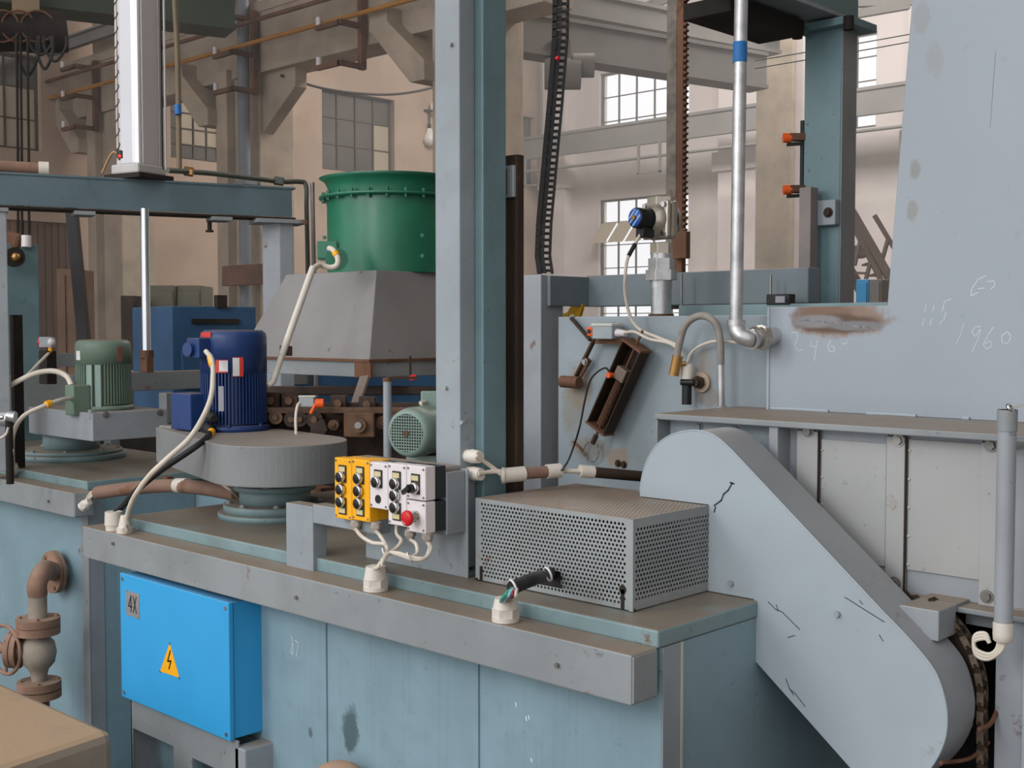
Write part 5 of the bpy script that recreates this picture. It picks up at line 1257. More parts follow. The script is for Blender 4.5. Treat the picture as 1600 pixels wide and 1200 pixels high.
# ================================================================ LEFT GANTRY
P1g = at(462, 293, d=6.66); zA = P1g.z
P0g = at(0, 268, d=(zA-EYE)*FP/(511.5-268)); P0g.z = zA
gd = (P1g-P0g).normalized(); gn = Vector((-gd.y, gd.x, 0))*-1     # gd along the beam, gn across, away from the viewer side
if gn.dot(FW) < 0: gn = -gn
PS = P0g-gd*1.2
zB = at(457, 340, d=6.64).z
XA = -5.5
def gpt(px_, up=0, out=0):
    "point on the near top edge of the beam below a column of the picture"
    lo, hi = -1.5, 3.5
    for _ in range(40):
        m_ = (lo+hi)/2; q = P0g+gd*m_-Vector((0, 0, EYE)); x = 800+FP*q.dot(RT)/q.dot(FW)
        if x < px_: lo = m_
        else: hi = m_
    return P0g+gd*lo+gn*out+Z_*up
t = thing('gantry_beam', 'teal grey I-beam crossing at left under the white cylinder', 'beam', tuple((P0g+P1g)/2+gn*.07+Z_*(zB-zA)))
h_ = zA-zB; GB = t; GBM = mat('dusky_teal_beam_paint', (92,112,120), .45, var=.08, speck=.7, top=.6, rust=.12, bump=.04)
MB().bar(PS+gn*.07-Z_*.005, P1g+gn*.07-Z_*.005, .14, .012).build('top_flange', GBM, t, .002)
MB().bar(PS+gn*.012-Z_*h_/2, P1g-gd*.02+gn*.012-Z_*h_/2, .01, h_-.01).build('web', GBM, t, .001)
MB().bar(PS+gn*.07-Z_*(h_+.004), P1g+gn*.07-Z_*(h_+.004), .14, .012).build('bottom_flange', DARKI, t, .002)
for (a, b) in ((115, 148), (330, 362), (-5, 12)):
    MB().bar(gpt(a, -h_-.02, .06), gpt(b, -h_-.02, .06), .15, .02).build('pad', BGd, t, .002)
t = thing('gantry_post', 'grey blue gantry post under the right end of the left I-beam', 'post', (P1g.x-.1, P1g.y-.1, F0))
pe = gpt(458); po = gpt(436); wv = (pe-po)
pl_ = at(410, 400, d=(po-Vector((0, 0, EYE))).dot(FW)+.1); pl_.z = 0
po.z = pe.z = 0
w3 = pl_-po
MB().add([(*(q.xy), z) for z in (F0, zB-.03) for q in (po, pe, pe+w3, po+w3)], [(0,3,2,1), (4,5,6,7), (0,1,5,4), (1,2,6,5), (2,3,7,6), (3,0,4,7)]).build('post_tube', BG, t, .004)
MB().obox(((po.x+pe.x+w3.x)/2, (po.y+pe.y+w3.y)/2, zB-.022), gd*.14, gn*.10, Z_*.011).build('cap_plate', BGd, t, .002)
q = gpt(2, 0, .06); t = thing('gantry_post', 'grey blue gantry post cut by the left edge of the picture', 'post', (q.x, q.y, LID))
qa = gpt(-40, 0, 0); qb = gpt(9, 0, 0); qa.z = qb.z = 0
MB().add([(*(v.xy), z) for z in (LID, zB-.012) for v in (qa, qb, qb+gn*.12, qa+gn*.12)], [(0,3,2,1), (4,5,6,7), (0,1,5,4), (1,2,6,5), (2,3,7,6), (3,0,4,7)]).build('post_tube', BG, t, .004)
# cylinder on top
cyc = gpt(221, 0, .07); sd_ = .092
ct, st = math.cos(math.radians(14)), math.sin(math.radians(14))
e1 = Vector((ct, st, 0)); e2 = Vector((-st, ct, 0))
t = thing('lift_cylinder', 'white aluminium pneumatic cylinder standing tall on the left I-beam', 'cylinder', (cyc.x, cyc.y, zA))
zt0 = zA+.078
pf = [(-.3,-1),(.55,-1),(.75,-.96),(.92,-.86),(.985,-.74),(.95,-.70),(.95,-.64),(1,-.6),(1,.55),(.97,.6),(1,.64),(1,.9),(.9,1),(-.9,1),(-1,.9),(-1,-.5),(-.95,-.75),(-.75,-.93)]
MB().prism([tuple(cyc+e1*sd_*u_+e2*sd_*v_+Z_*(zt0-zA)) for u_, v_ in pf], (0, 0, 4.6-zt0)).build('barrel', ALU, t, .003)
MB().obox(cyc+Z_*.052, e1*(sd_+.008), e2*(sd_+.008), Z_*.026).build('end_cap', mat('grey_cast_cap', (186,184,182), .4, bump=.05), t, .01)
MB().obox(cyc+Z_*.013, e1*.13, e2*.12, Z_*.013).build('mount_plate', DARKI, t, .002)
for k, (o_, rad, mm) in enumerate(((.80, .004, DARKI), (1.02, .0065, ALU))):
    p_ = cyc+e1*(sd_+.006)+e2*sd_*o_
    MB().cyl(p_+Z_*.06, p_+Z_*(4.5-zA), rad, n=8).build('side_tube' if k else 'side_slot', mm, t)
# sensor wire wrapped on the left
pw = [at(185, 250, d=5.7), at(183, 180, d=5.7), at(182, 110, d=5.7), at(181, 40, d=5.7), at(180, -40, d=5.7)]
cable('sensor_wire', pw, .0065, mat('spotted_wire', (206,200,190), .5, bump=0), 'white wire with black tape spiralling up the left side of the cylinder', 'wire')
sp = []
for i in range(161):
    q = pw[0].lerp(pw[-1], i/160); g = i*.5; sp.append(q+RT*.008*math.cos(g)+FW*.008*math.sin(g))
cable('wire_wrap', sp, .0022, BLACKR, 'thin black wire wound round the white cylinder wire', 'wire', n=5)
t = thing('reed_switch', 'small black reed switch glowing red at the foot of the white cylinder', 'sensor', tuple(at(187, 247, d=5.68)))
MB().obox(at(187, 241, d=5.68), RT*.012, FW*.01, Z_*.018).build('switch_body', BLACK, t, .002)
MB().ball(at(187, 244, d=5.66), .007, 10).build('indicator_light', mat('lit_red_led', (255,40,30), .3, emis=2.5, var=0, bump=0), t)
cable('sensor_lead', [at(184, 240, d=5.68), at(177, 238, d=5.68), at(170, 248, d=5.7), at(160, 270, d=5.75)], .006, mat('tan_wire', (176,140,104), .5, bump=0), 'tan sensor lead drooping left of the white cylinder foot', 'wire')
# black hydraulic line behind cylinder to the right and down
HL = mat('dark_green_pipe', (84,90,82), .5, var=.15, bump=.1)
tag(MB().tube([at(262, 266, d=6.0), at(330, 271, d=6.3), at(400, 279, d=6.6), at(440, 284, d=6.8), at(468, 284, d=6.9), at(478, 290, d=6.92), at(479, 330, d=6.9), at(481, 420, d=6.9), at(483, 600, d=6.9)], .0135, n=10).build('air_pipe', HL), 'dark green air pipe running right from the cylinder foot and down', 'pipe')
tag(MB().cyl(at(488, 285, d=6.95), at(494, 620, d=6.95), .013, n=10).build('steel_rod', BOLT), 'thin steel rod hanging beside the dark green air pipe', 'rod')
for (x, y, d1) in ((295, 268, 6.15), (436, 283, 6.75)):
    tag(MB().hexa(at(x-7, y-1, d=d1), at(x+7, y+1, d=d1), .024).build('pipe_coupling', HL if x > 300 else BRASS), 'hexagonal coupling on the air pipe '+('above the gantry post' if x > 300 else 'near the cylinder'), 'coupling')
tag(MB().tube([at(272, -20, d=6.1), at(277, 80, d=6.1), at(279, 180, d=6.1), at(280, 266, d=6.1)], .014, n=10).build('thin_pipe', mat('tarnished_pipe', (118,104,84), .6, bump=.05)), 'thin tarnished pipe rising right of the white cylinder', 'pipe')
tag(MB().cyl(at(278, 164, d=6.08), at(278.4, 179, d=6.08), .018, n=10).build('blue_band', mat('blue_tape', (36,112,180))), 'blue tape band on the thin tarnished pipe', 'tape')
# white ended roll on the beam
a_, b_ = gpt(-20, .032, .05), gpt(75, .032, .05)
tag(MB().cyl(a_, b_, .03, n=14).build('brown_tube', RUSTP), 'brown tube with cream ends lying on the left I-beam', 'pipe')
tag(MB().cyl(gpt(62, .032, .05), b_+RT*.01, .036, n=14).build('cream_sleeve', WPIPE), 'cream sleeve at the right end of the brown tube on the beam', 'sleeve')
# piston rod under the beam
ra, rb = at(224, 330, d=5.95), at(231, 548, d=5.95)
t = thing('piston_rod', 'polished steel piston rod dropping below the left I-beam to a rusty clevis', 'rod', tuple(at(233, 585, d=5.95)))
rx, ry = (ra.x+rb.x)/2, (ra.y+rb.y)/2
MB().cyl((rx, ry, zB-.02), (rx, ry, rb.z), .021, n=28).build('rod', mat('polished_steel', (216,220,226), .18, metal=1, var=.03, bump=0), t)
MB().cyl((rx, ry, rb.z+.002), (rx, ry, rb.z-.035), .035, n=6).build('lock_nut', RUST, t)
MB().box(rx-.032, rx+.032, ry-.02, ry+.02, at(233, 582, d=5.95).z, rb.z-.03).build('clevis', RUST, t, .004)
# horizontal frame beams at the left tank back
def ybm(name, x0, y0p, x1, hpx, X, m, label, w=.08):
    a1_ = at(x0, y0p, X=X); b1_y = at(x1, y0p, X=X).y; h = hpx*Vector((a1_.x, a1_.y, 0)).dot(FW)/FP
    return tag(MB().box(X-w, X, a1_.y, b1_y, a1_.z-h, a1_.z).build(name, m, bevel=.003), label, 'beam')
ybm('frame_beam', 196, 582, 480, 30, -6.1, BGd, 'grey frame beam behind the left pump at the foot of the piston rod')
ybm('frame_beam', 30, 553, 130, 22, -7.6, BGd, 'short grey frame beam behind the green grey motor')
ybm('frame_beam', -40, 590, 124, 60, -7.2, BGd, 'dusty grey frame beam low at far left behind the motor cable', .2)
# sloping dark brace
t = tag(MB().bar(at(112, 325, d=6.9), at(134, 560, d=6.6), .055, .06, tuple(FW)).build('sloping_brace', BLACKR), 'black sloping channel brace hanging under the left I-beam', 'brace')
q = gpt(330, -h_-.03, .05); MB().cyl(q, q-Z_*.05, .012, n=10).cyl(q-Z_*.05, q-Z_*.06, .022, n=10).build('hanging_bolt', DARKI, GB)
# blue machine column at far left
a_, b_ = at(-30, 392, d=7.6), at(48, 388, d=7.8)
t = thing('machine_column', 'light teal machine column with a dark round fitting at the left edge', 'column', (a_.x, a_.y, 0))
c = (a_+b_)/2; u = (b_-a_).normalized(); u.z = 0; v = Vector((-u.y, u.x, 0)); w = (b_-a_).length/2
MB().obox((c.x, c.y, (at(10, 382, d=7.7).z+F0)/2), u*w, v*.15, Z_*(at(10, 382, d=7.7).z-F0)/2).build('column_body', TCOL, t, .01)
q = at(20, 402, d=7.5); MB().cyl(q, q-v*.05, .06, n=20).build('round_fitting', DARKI, t); MB().ball(q-v*.05, .028, 12).build('fitting_boss', BRASS, t)
MB().bar(at(0, 370, d=7.6), at(32, 378, d=7.6), .06, .1).build('curved_cap', RUST, t, .02)
MB().cyl(at(41, 368, d=7.6), at(41, 386, d=7.6), .03, n=14).build('white_stub', WPLAS, t)
# dark upright bars left
t = tag(MB().box(*sorted((at(16, 560, d=6.2).x, at(34, 560, d=6.2).x)), at(16, 560, d=6.2).y, at(16, 560, d=6.2).y+.05, LID, at(25, 492, d=6.2).z).build('upright_bar', DARKI, bevel=.003), 'dark upright channel bar at the far left behind the tank', 'bar')
# small switch on a post
q = at(74, 535, d=6.9)
t = thing('limit_switch', 'small pale limit switch on a dark stub post behind the left motor', 'switch', tuple(at(78, 590, d=6.9)))
MB().box(q.x-.05, q.x+.05, q.y-.03, q.y+.03, at(74, 600, d=6.9).z, at(74, 548, d=6.9).z).build('stub_post', DARKI, t, .004)
MB().obox(q+Z_*.0, RT*.038, FW*.03, Z_*.03).build('switch_body', mat('grey_switch_housing', (158,168,172)), t, .005)
MB().cyl(q-RT*.03, q-RT*.045, .03, n=14).build('red_cap', RED, t); MB().ball(q+RT*.035-FW*.03, .022, 12).build('white_knob', WPLAS, t)
MB().cyl(q+RT*.03-Z_*.03-FW*.03, q+RT*.025-Z_*.06-FW*.03, .012, n=8).build('yellow_sleeve', YEL, t)
cable('switch_cable', [q+RT*.02-Z_*.06-FW*.03, at(60, 568, d=6.6), at(40, 588, d=6.4), at(20, 598, d=6.3)], .008, WHITEC, 'thin pale cable falling left from the small limit switch', 'cable')
t = thing('pipe_fitting', 'small grey pipe fitting with a chrome tip at the left edge', 'fitting', tuple(at(12, 668, d=5.6)))
MB().cyl(at(-6, 655, d=5.6), at(14, 655, d=5.6), .035, n=14).build('fitting_body', ZINC, t); MB().cyl(at(12, 650, d=5.55), at(24, 652, d=5.55), .028, n=6).build('hex_nut', ZINC, t); MB().cyl(at(-4, 652, d=5.5), at(5, 652, d=5.5), .012, n=10).build('chrome_tip', CHROME, t)
MB().cyl(at(14, 655, d=5.56), Vector((at(14, 655, d=5.56).x, at(14, 655, d=5.56).y, LID)), .018, n=10).build('stem', DARKI, t)
cable('thin_cable', [at(13, 668, d=5.5), at(8, 680, d=5.5), at(-10, 690, d=5.5)], .006, WHITEC, 'thin pale cable leaving the left edge under the pipe fitting', 'cable')

# ================================================================ FAN AND HOOD
fc_ = at(577, 563, d=5.2)
zb_ = fc_.z; zt_ = at(588, 422, d=5.3).z
XH, YH = fc_.x, fc_.y
wB = abs(XH-at(372, 556, Y=YH).x)
tp = at(588, 422, Z=None, d=5.3)
tx, ty = at(588, 422, Y=YH+.16).x, YH+.16
zt_ = at(588, 422, Y=ty).z
wT = abs(tx-at(447, 426, Y=ty).x)
t = thing('exhaust_hood', 'grey tapered sheet hood under the green fan', 'hood', (XH-wB/2, YH+wB/2, zb_-.1))
B = [(XH-wB, YH), (XH, YH), (XH, YH+wB), (XH-wB, YH+wB)]; T = [(tx-wT, ty), (tx, ty), (tx, ty+wT), (tx-wT, ty+wT)]
MB().add([(*p, zb_) for p in B]+[(*p, zt_) for p in T], [(0,1,5,4), (1,2,6,5), (2,3,7,6), (3,0,4,7), (4,5,6,7)]).build('tapered_skirt', HOODM, t, .004)
MB().box(XH-wB, XH, YH+.002, YH+wB, zb_-.075, zb_-.002).build('base_band', BGd, t, .003)
MB().box(XH-wB-.01, XH+.01, YH-.01, YH+wB, zb_-.008, zb_+.004).build('rust_lip', RUST, t)
legm = MB().bar((XH-.02, YH-.004, zb_-.06), tuple(at(553, 640, d=5.15)), .06, .01, (0,1,0)); legm.build('flat_leg', mat('scuffed_leg_steel', (124,112,102), .6, var=.2, rust=.3, bump=.15), t)
MB().bar((XH-wB+.03, YH+.02, zb_-.06), (XH-wB+.03, YH+.02, F0), .06, .04, (0,1,0)).build('leg', BGd, t)
MB().bar((XH-.03, YH+wB-.03, zb_-.06), (XH-.03, YH+wB-.03, F0), .06, .04, (0,1,0)).build('leg', BGd, t)
q = at(577, 575, Y=YH-.012); MB().box(q.x-.1, q.x+.01, YH-.013, YH-.001, zb_-.075, zb_-.01).build('rust_patch', RUST, t)
fcx, fcy = tx-wT/2, ty+wT/2
fr = wT*.47
# keep the fan centred on the hood top
q = at(613, 350, Y=fcy); fcx = q.x
zf1_ = at(610, 312, Y=fcy).z; zf2_ = at(600, 283, Y=fcy-.0).z
Fr = 101*pm(q)
t = thing('exhaust_fan', 'round green axial fan casing with flared rim on the grey hood', 'fan', (fcx, fcy, zt_))
MB().lathe((fcx, fcy, 0), Z_, [(Fr,zt_+.0),(Fr*1.0,zf1_)], 64).build('drum', GREEN, t)
MB().lathe((fcx, fcy, 0), Z_, [(Fr,zf1_-.01),(Fr*1.12,zf1_-.006),(Fr*1.12,zf1_+.006),(Fr,zf1_+.01)], 64).build('joint_flange', GREEN, t)
MB().lathe((fcx, fcy, 0), Z_, [(Fr*.98,zf1_+.008),(Fr*.99,zf2_-.045),(Fr*1.04,zf2_-.015),(Fr*1.12,zf2_),(Fr*1.10,zf2_+.002),(Fr*1.0,zf2_-.01),(Fr*.95,zf2_-.05),(Fr*.95,zf1_)], 64).build('bell_mouth', GREEN, t)
for k in range(24):
    g = 2*math.pi*k/24; bolt(t, (fcx+Fr*1.06*math.cos(g), fcy+Fr*1.06*math.sin(g), zf1_-.02), Z_, .009, GREEN, washer=False, h=.04)
for k in range(5): MB().tube([(fcx+Fr*.95*math.cos(a_)*(1-.0), fcy+Fr*.95*math.sin(a_), zf2_+.0) for a_ in (k*.628, k*.628+math.pi)][0:1]+[(fcx, fcy, zf2_+.03)]+[(fcx+Fr*.95*math.cos(k*.628+math.pi), fcy+Fr*.95*math.sin(k*.628+math.pi), zf2_)], .004, n=6).build('guard_wire', RUST, t)
MB().lathe((fcx, fcy, 0), Z_, [(Fr*.3,zt_+.05),(Fr*.3,zf1_+.05),(0,zf1_+.06)], 24).build('fan_hub', GREEN, t)
q = at(513, 392, d=5.32); MB().obox(q, RT*.045, FW*.035, Z_*.04).build('terminal_box', GREEN, t, .005)
MB().cyl(at(526, 405, d=5.33), at(526, 405, d=5.28), .05, n=24).build('round_cover', GREEN, t)
for (x, y) in ((507, 371), (660, 368), (660, 400)): bolt(t, at(x, y, d=5.32 if x < 600 else 5.24), -FW, .006, GREEN)
p = [at(514, 388, d=5.22), at(521, 391, d=5.2), at(528, 404, d=5.18), at(526, 415, d=5.18), at(515, 418, d=5.18), at(500, 414, d=5.17), at(489, 420, d=5.12)]
cb1 = cable('fan_cable', p, .0125, WHITEC, 'white cable curling out of the green fan terminal box', 'cable')
MB().cyl(at(523, 394, d=5.19), at(526, 399, d=5.185), .015, n=10).build('yellow_sleeve', YEL, cb1)
a_, b_ = at(489, 418, d=5.12), at(440, 556, d=4.9)
t = thing('fan_conduit', 'slim white conduit leaning down the grey hood toward the blue motor', 'conduit', tuple(b_))
MB().cyl(a_, b_, .0145, n=14).build('pipe', WPIPE, t)
MB().cyl(b_, at(428, 592, d=4.85), .013, n=14).build('lower_pipe', WPIPE, t)
MB().tube([at(429, 590, d=4.85), at(425, 598, d=4.85), at(418, 602, d=4.84)], .012, n=12).build('bend', WPIPE, t)
MB().obox(at(447, 548, d=5.0), RT*.015, FW*.06, Z_*.02).build('clip', RUST, t)
# thin post with handle
a_, b_ = at(605, 596, d=4.4), at(610, 730, d=4.4)
t = thing('handle_post', 'thin grey tube post with a wire clamp standing behind the push button boxes', 'post', tuple(b_))
MB().cyl((a_.x, a_.y, LID), a_, .015, n=18).build('tube', BG, t)
MB().cyl(a_, a_+Z_*.012, .017, n=12).build('end_ring', RUST, t)
MB().bar(a_+Z_*.012, at(650, 590, d=4.5), .012, .008).build('thin_strip', RUST, t)
MB().cyl(at(641, 556, d=4.5), at(641, 592, d=4.5), .004, n=8).build('thin_rod', DARKI, t)
MB().bar(at(650, 588, d=4.5), at(640, 591, d=4.5), .012, .02).build('red_clip', RED, t)
# small pale green motor lying horizontally
mc = at(655, 674, d=4.25)
md = (-RT*.42-FW*.9); md.z = 0; md.normalize(); mr = 38*4.25/FP
mrr = .088
t = thing('electric_motor', 'pale green electric motor with round grille seen behind the tall post', 'motor', tuple(mc-Z_*mrr))
md = Vector((-.15, -1, 0)).normalized()
# end face visible toward the viewer's left front
md = (-RT*.45-FW*.89).normalized(); md.z = 0; md.normalize()
MB().lathe(mc-md*.25, md, [(0,0),(mrr*.95,0),(mrr*.98,.2),(mrr*1.0,.22),(mrr*1.0,.30),(mrr*.93,.325),(mrr*.8,.335),(mrr*.76,.335)], 40).build('fan_cowl', GRNM2, t)
MB().cyl(mc+md*.065, mc+md*.07, mrr*.8, n=32).build('grille_backing', DARKI, t)
side_ = md.cross(Z_).normalized(); g_ = MB()
for k in range(-6, 7):
    o1 = k*mrr*.115; h_ = math.sqrt(max(0, (mrr*.78)**2-o1**2))
    if h_ > .01:
        g_.bar(mc+md*.085+side_*o1-Z_*h_, mc+md*.085+side_*o1+Z_*h_, .0032, .003, tuple(md)); g_.bar(mc+md*.085+Z_*o1-side_*h_, mc+md*.085+Z_*o1+side_*h_, .0032, .003, tuple(md))
g_.build('grille', GRNM2, t, kind='stuff')
MB().cyl(mc+md*.084, mc+md*.092, .011, n=8).build('centre_screw', RUST, t)
q = at(676, 626, d=4.35); MB().obox(q, RT*.04, FW*.04, Z_*.035).build('terminal_box', GRNM2, t, .005)
MB().cyl(at(664, 628, d=4.3), at(657, 630, d=4.28), .008, n=10).build('cable_stub', WHITEC, t)
MB().obox(mc-Z_*(mrr+.01)-md*.1, side_*.06, md*.09, Z_*.012).build('foot', GRNM2, t)
q = mc-Z_*(mrr+.02)-md*.1; tag(MB().box(q.x-.12, q.x+.12, q.y-.1, q.y+.1, LID, q.z-.002).build('motor_plinth', DARKST, bevel=.004), 'dark rusty plinth under the pale green motor', 'plinth')
# ================================================================ OILY ROLLER CONVEYOR
OIL = mat('oily_brown_steel', (66,52,44), .5, metal=.2, var=.3, vs=8, rust=.4, rustc=(104,72,54), bump=.35)
OIL2 = mat('oily_bronze_steel', (112,84,64), .5, metal=.2, var=.3, vs=9, rust=.3, bump=.3)
dC = 4.9
a_, b_ = at(415, 632, d=dC), at(620, 650, d=dC)
t = thing('roller_conveyor', 'oily brown roller track with plates and rollers between pump and hood', 'conveyor', tuple((a_+b_)/2-Z_*.2))
ax_ = (b_-a_); ax_.z = 0; ax_.normalize(); up_ = Z_
MB().obox((a_+b_)/2+Z_*.0, ax_*.30, ax_.cross(Z_)*.02, Z_*.012).build('top_rail', OIL2, t, .003)
MB().obox((a_+b_)/2-Z_*.13+FW*.12, ax_*.45, FW*.01, Z_*.16).build('side_plate', OIL, t, .003)
q = at(562, 664, d=dC-.05); MB().obox(q, RT*.062, FW*.02, Z_*.05).build('bearing_block', OIL2, t, .006)
MB().cyl(q-FW*.02, q-FW*.045, .03, n=20).build('bearing_cap', OIL2, t); MB().cyl(q-FW*.045, q-FW*.055, .014, n=16).build('shaft_end', BOLT, t)
for x, y, r in ((432, 652, .028), (457, 655, .032), (470, 655, .030), (492, 655, .034), (522, 664, .022), (598, 660, .026), (618, 660, .03)):
    q = at(x, y, d=dC); MB().cyl(q+FW*.08, q-FW*.02, r, n=20).build('roller', OIL if r > .029 else OIL2, t); MB().cyl(q-FW*.02, q-FW*.035, r*.4, n=12).build('roller_pin', OIL2, t)
for x, y in ((426, 626), (454, 626), (530, 630), (575, 632)): q = at(x, y, d=dC+.1); MB().obox(q, RT*.035, FW*.03, Z_*.035).build('pillow_block', OIL, t, .006); MB().cyl(q-FW*.03, q-FW*.05, .016, n=12).build('shaft_end', OIL2, t)
P = [at(x, y, d=dC-.1) for x, y in ((485, 662), (506, 655), (512, 672), (505, 682), (485, 684))]; MB().prism(P, FW*.02).build('pawl', OIL, t, .003)
MB().cyl(at(610, 655, d=dC), at(690, 652, d=dC-.1), .03, n=18).build('cross_shaft', OIL, t)
MB().obox(at(520, 712, d=dC+.2), RT*.5, FW*.05, Z_*.1).build('sump', OIL, t, .01)
MB().obox(at(545, 610, d=dC+.55), RT*.42, FW*.03, Z_*.02).build('rear_rail', OIL, t, .004)
q = at(484, 628, d=dC-.12)
t = thing('limit_switch', 'pale limit switch with an orange lever above the roller track', 'switch', tuple(q-Z_*.03))
MB().obox(q-RT*.01, RT*.03, FW*.02, Z_*.02).build('switch_body', mat('grey_switch_housing', (158,168,172)), t, .004)
MB().obox(q-RT*.008+Z_*.022, RT*.034, FW*.022, Z_*.004).build('switch_lid', mat('pale_switch_lid', (196,200,190)), t, .002)
q2_ = at(497, 630, d=dC-.17); MB().cyl(q2_-RT*.01, q2_+RT*.022, .018, n=18).build('roller', ORG, t)
MB().bar(q2_-RT*.008, at(485, 647, d=dC-.18), .012, .018, tuple(FW)).build('lever', ORG, t, .004)
cable('switch_cable', [at(472, 626, d=4.78), at(465, 634, d=4.75), at(462, 655, d=4.72), at(463, 684, d=4.65)], .006, WHITEC, 'thin white cable dropping from the orange lever switch onto the belt cover', 'cable')

# ================================================================ BLUE CONTROL BOX, STAND, VALVE, PLINTH
YBx = 2.19
x0_, x1_ = at(187, 895, Y=YBx).x, at(357, 942, Y=YBx).x
z1_, z0_ = at(270, 918, Y=YBx).z, at(357, 1158, Y=YBx).z
t = thing('electrical_box', 'bright blue electrical box with grey 4X plate and yellow shock warning triangle', 'box', ((x0_+x1_)/2, YBx+.06, z0_))
MB().box(x0_, x1_, YBx, YBx+.018, z0_, z1_).build('door', SKYB, t, .003)
MB().box(x0_+.006, x1_-.004, YBx+.021, YBx+.135, z0_+.003, z1_-.003).build('box_body', SKYB, t, .003)
MB().box(x0_+.012, x1_-.01, YBx+.015, YBx+.023, z0_+.01, z1_-.01).build('door_seal', BLACK, t)
GP = mat('grey_plate_metal', (160,158,160), .4, metal=.3, bump=0)
p0, p1 = at(197, 922, Y=YBx-.001), at(218, 966, Y=YBx-.001)
pt = MB().box(p0.x, p1.x, YBx-.0015, YBx, (at(197, 960, Y=YBx).z), at(197, 922, Y=YBx).z).build('number_plate', GP, t, label='grey plate reading 4X')
s_ = (p1.x-p0.x)/21; zc_ = at(208, 944, Y=YBx).z; xc_ = (p0.x+p1.x)/2
MB().ribbon([[(-2.4,-5.5),(-2.4,5.5),(-6.5,-2),(-1.0,-2)], [(1.0,5.5),(6.0,-5.5)], [(6.0,5.5),(1.0,-5.5)]], (xc_, YBx-.0016, zc_), X_*s_, Z_*s_*1.2, .0045, .0008).build('lettering', BLACK, pt, label='black characters 4X')
for (x, y) in ((199, 923), (216, 966)): MB().cyl(at(x, y, Y=YBx-.003), at(x, y, Y=YBx), .004, n=8).build('rivet', BOLT, pt)
tr = [at(265, 1005, Y=YBx-.001), at(250, 1049, Y=YBx-.001), at(280, 1059, Y=YBx-.001)]
wt = MB().prism(tr, (0, .0015, 0)).build('warning_triangle', YEL, t, label='yellow triangle with black lightning bolt')
mark(wt, [[(266, 1017), (262, 1033), (267, 1033), (264, 1045)]], dict(Y=YBx-.0014), BLACK, .006, 'lightning_bolt')
for q in tr: MB().cyl(q-Y_*.002, q, .004, n=8).build('rivet', BOLT, wt)
for (x, z) in ((x0_+.02, z1_-.02), (x1_-.02, z1_-.02), (x0_+.02, z0_+.02), (x1_-.02, z0_+.02)): MB().cyl((x, YBx-.003, z), (x, YBx, z), .007, n=12).build('door_screw', BOLT, t)
# stand under the blue box, with cut outs
t = thing('box_stand', 'grey folded steel stand with rectangular cutouts under the bright blue box', 'stand', ((x0_+x1_)/2, YBx+.05, 0))
YS = YBx+.02
a0_, a1_ = x0_+.03, x1_+.0; 
def hx(px_, y=1170): return at(px_, y, Y=YS).x
zA_, zB_ = at(208, 1142, Y=YS).z, None
m = MB(); holes = [(hx(208), hx(271), -.5, at(271, 1166, Y=YS).z), (hx(300), hx(372), -.5, at(300, 1184, Y=YS).z)]
holes = [(a, b, .02, z) for a, b, _, z in holes]
wall_holes(m, a0_, a1_, F0, z0_, holes, lambda mm, a, b, c, d: mm.box(a, b, YS, YS+.006, c, d)); m.build('front_panel', BGd, t)
MB().box(a1_-.006, a1_+.055, YS+.0, YS+.12, F0, z0_-.02).build('side_leg', BG, t, .006)
MB().box(a0_, a0_+.006, YS, YS+.12, F0, z0_).build('side_panel', BG, t)
MB().box(a0_, a1_, YS+.1, YS+.106, .02, z0_-.03).build('rear_panel', TEAL, t)
for (x, y) in ((227, 1127), (345, 1177)): MB().cyl(at(x, y, Y=YS-.002), at(x, y, Y=YS), .006, n=10).build('screw', BOLT, t)
# rusty pipe and valve
VM = mat('rusty_valve_iron', (150,118,100), .7, var=.15, vs=8, rust=.45, rustc=(126,92,74), bump=.25, top=.6, topc=(160,140,122))
VG = mat('dusty_grey_valve', (156,146,134), .6, var=.12, vs=8, rust=.2, bump=.2)
yv = 2.47
vx = at(60, 1000, Y=yv).x
zv = lambda y: at(60, y, Y=yv).z
k_ = pm((vx, yv, .5))
t = thing('gate_valve', 'dusty grey and rust gate valve on the pipe before the left tank', 'valve', (vx, yv, zv(1092)))
def vr(w): return w/2*k_
MB().lathe((vx, yv, 0), Z_, [(vr(22),zv(1066)),(vr(26),zv(1052)),(vr(30),zv(1045)),(vr(48),zv(1035)),(vr(54),zv(1020)),(vr(48),zv(1004)),(vr(32),zv(995)),(vr(28),zv(985))], 32).build('valve_body', VG, t)
for nm, ya, yb_ in (('upper', 990, 978), ('upper', 977, 965), ('lower', 1075, 1063), ('lower', 1088, 1077)):
    MB().cyl((vx, yv, zv(ya)), (vx, yv, zv(yb_)), vr(66), n=32).build('flange', VM, t, .004)
for yy_a, yy_b in ((993, 961), (1091, 1060)):
    for k in range(4):
        g = math.pi/4+k*math.pi/2+.3; MB().cyl((vx+vr(54)*math.cos(g), yv+vr(54)*math.sin(g), zv(yy_a)), (vx+vr(54)*math.cos(g), yv+vr(54)*math.sin(g), zv(yy_b)), .010, n=6, smooth=False).build('flange_bolt', VM, t)
bo = Vector((vx, yv, zv(1015))); bd_ = -RT
MB().cyl(bo, bo+bd_*k_*34, vr(34), n=24).build('bonnet', VG, t); MB().cyl(bo+bd_*k_*28, bo+bd_*k_*36, vr(58), n=28).build('bonnet_flange', VM, t, .003); MB().cyl(bo+bd_*k_*38, bo+bd_*k_*46, vr(56), n=28).build('bonnet_flange', VM, t, .003)
MB().cyl(bo+bd_*k_*40, bo+bd_*k_*75, vr(12), n=12).build('stem', VM, t)
wc = bo+bd_*k_*52+Z_*0+FW*.0; wr = k_*38
wd_ = Vector((bd_.x, bd_.y, 0)).normalized(); s2_ = wd_.cross(Z_)
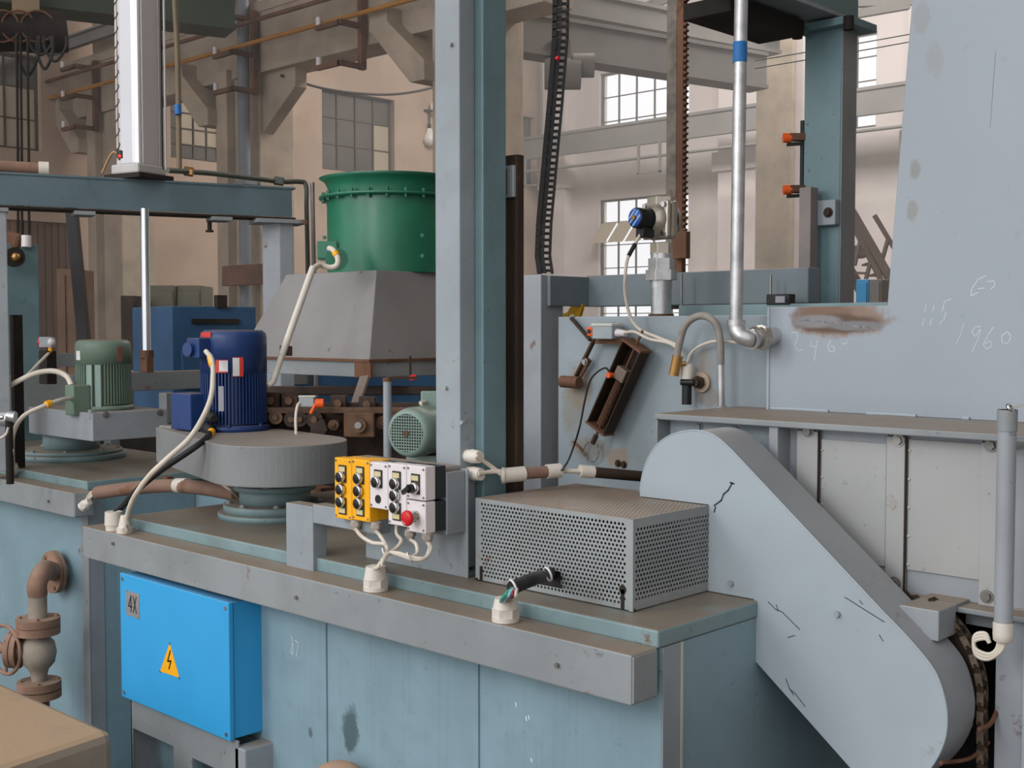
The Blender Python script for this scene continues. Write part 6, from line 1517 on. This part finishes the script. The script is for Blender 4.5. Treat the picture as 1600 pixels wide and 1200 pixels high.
tilt = (bd_*.55+FW*-.83).normalized(); s2_ = tilt.cross(Z_).normalized()
MB().tube([wc+s2_*wr*math.cos(g)+Z_*wr*math.sin(g) for g in [k*math.pi/12 for k in range(25)]], .009, n=8).build('handwheel', VM, t)
for k in range(3): g = k*2*math.pi/3+.5; MB().cyl(wc, wc+s2_*wr*math.cos(g)+Z_*wr*math.sin(g), .008, n=8).build('spoke', VM, t)
t = thing('elbow_pipe', 'rusty elbow pipe joining the gate valve to the left tank wall', 'pipe', (vx, yv, zv(962)))
fl = at(88, 893, Y=2.69)
MB().cyl((vx, yv, zv(966)), (vx, yv, zv(925)), vr(28), n=24).build('riser', VG, t)
MB().tube([(vx, yv, zv(930)), (vx, yv, zv(912)), tuple(Vector((vx, yv, zv(893))).lerp(fl, .35)+Z_*.005), tuple(Vector((vx, yv, zv(893))).lerp(fl, .8)), tuple(fl)], vr(30), n=20).build('elbow', VM, t)
fa = (Vector((fl.x, 2.73, fl.z))-fl)
MB().cyl(fl-Y_*.03, fl-Y_*.015, vr(70), n=32).build('flange', VM, t, .003); MB().cyl(fl-Y_*.012, fl+Y_*.004, vr(70), n=32).build('flange', VM, t, .003)
MB().cyl(fl, (fl.x, 2.735, fl.z), vr(34), n=20).build('stub', TEAL, t)
for k in range(4): g = k*math.pi/2+.6; MB().cyl(fl+X_*vr(56)*math.cos(g)+Z_*vr(56)*math.sin(g)-Y_*.04, fl+X_*vr(56)*math.cos(g)+Z_*vr(56)*math.sin(g)+Y_*.01, .010, n=6, smooth=False).build('flange_bolt', VM, t)
# lower pipe into the plinth
MB().cyl((vx, yv, zv(1089)), (vx, yv, zv(1160)), vr(30), n=20).build('lower_pipe', VM, t)
# concrete plinth bottom left
Zp = .40
C_ = [at(x, y, Z=Zp) for x, y in ((-60, 1190), (0, 1062), (40, 1078), (70, 1095), (165, 1135), (180, 1143), (186, 1155))]
PL = mat('dusty_concrete_plinth', (150,136,120), top=.9, topc=(176,148,118), rough=.9, var=.1, vs=4, bump=.4, bs=30)
PLs = PL
e1, e2 = at(180, 1146, Z=Zp), at(0, 1200, Z=Zp)
bm_ = bmesh.new()
P = [at(180, 1146, Z=Zp), at(-20, 1052, Z=Zp), at(-240, 1130, Z=Zp), at(-10, 1215, Z=Zp)]
P = [at(178, 1142, Z=Zp), at(-30, 1050, Z=Zp), at(-330, 1110, Z=Zp), at(-60, 1222, Z=Zp)]
t = tag(MB().prism([(p.x, p.y, F0) for p in P], (0, 0, Zp-F0)).build('concrete_plinth', PL, bevel=.03), 'worn concrete plinth covered in tan dust at the lower left corner', 'plinth')
# pale bowl cap at the bottom edge
q = at(520, 1200, Y=2.2); 
t = tag(MB().lathe((q.x, q.y+.0, q.z-.03), Z_-Y_*.3, [(.09,-.02),(.085,.0),(.06,.022),(.03,.03),(0,.032)], 28).build('pipe_elbow', mat('dusty_elbow', (176,146,122), .7, bump=.1)), 'dusty brown rounded pipe elbow peeking over the bottom edge below the tank stain', 'pipe')
for o in bpy.data.objects:
    if '_o' in o: del o['_o']
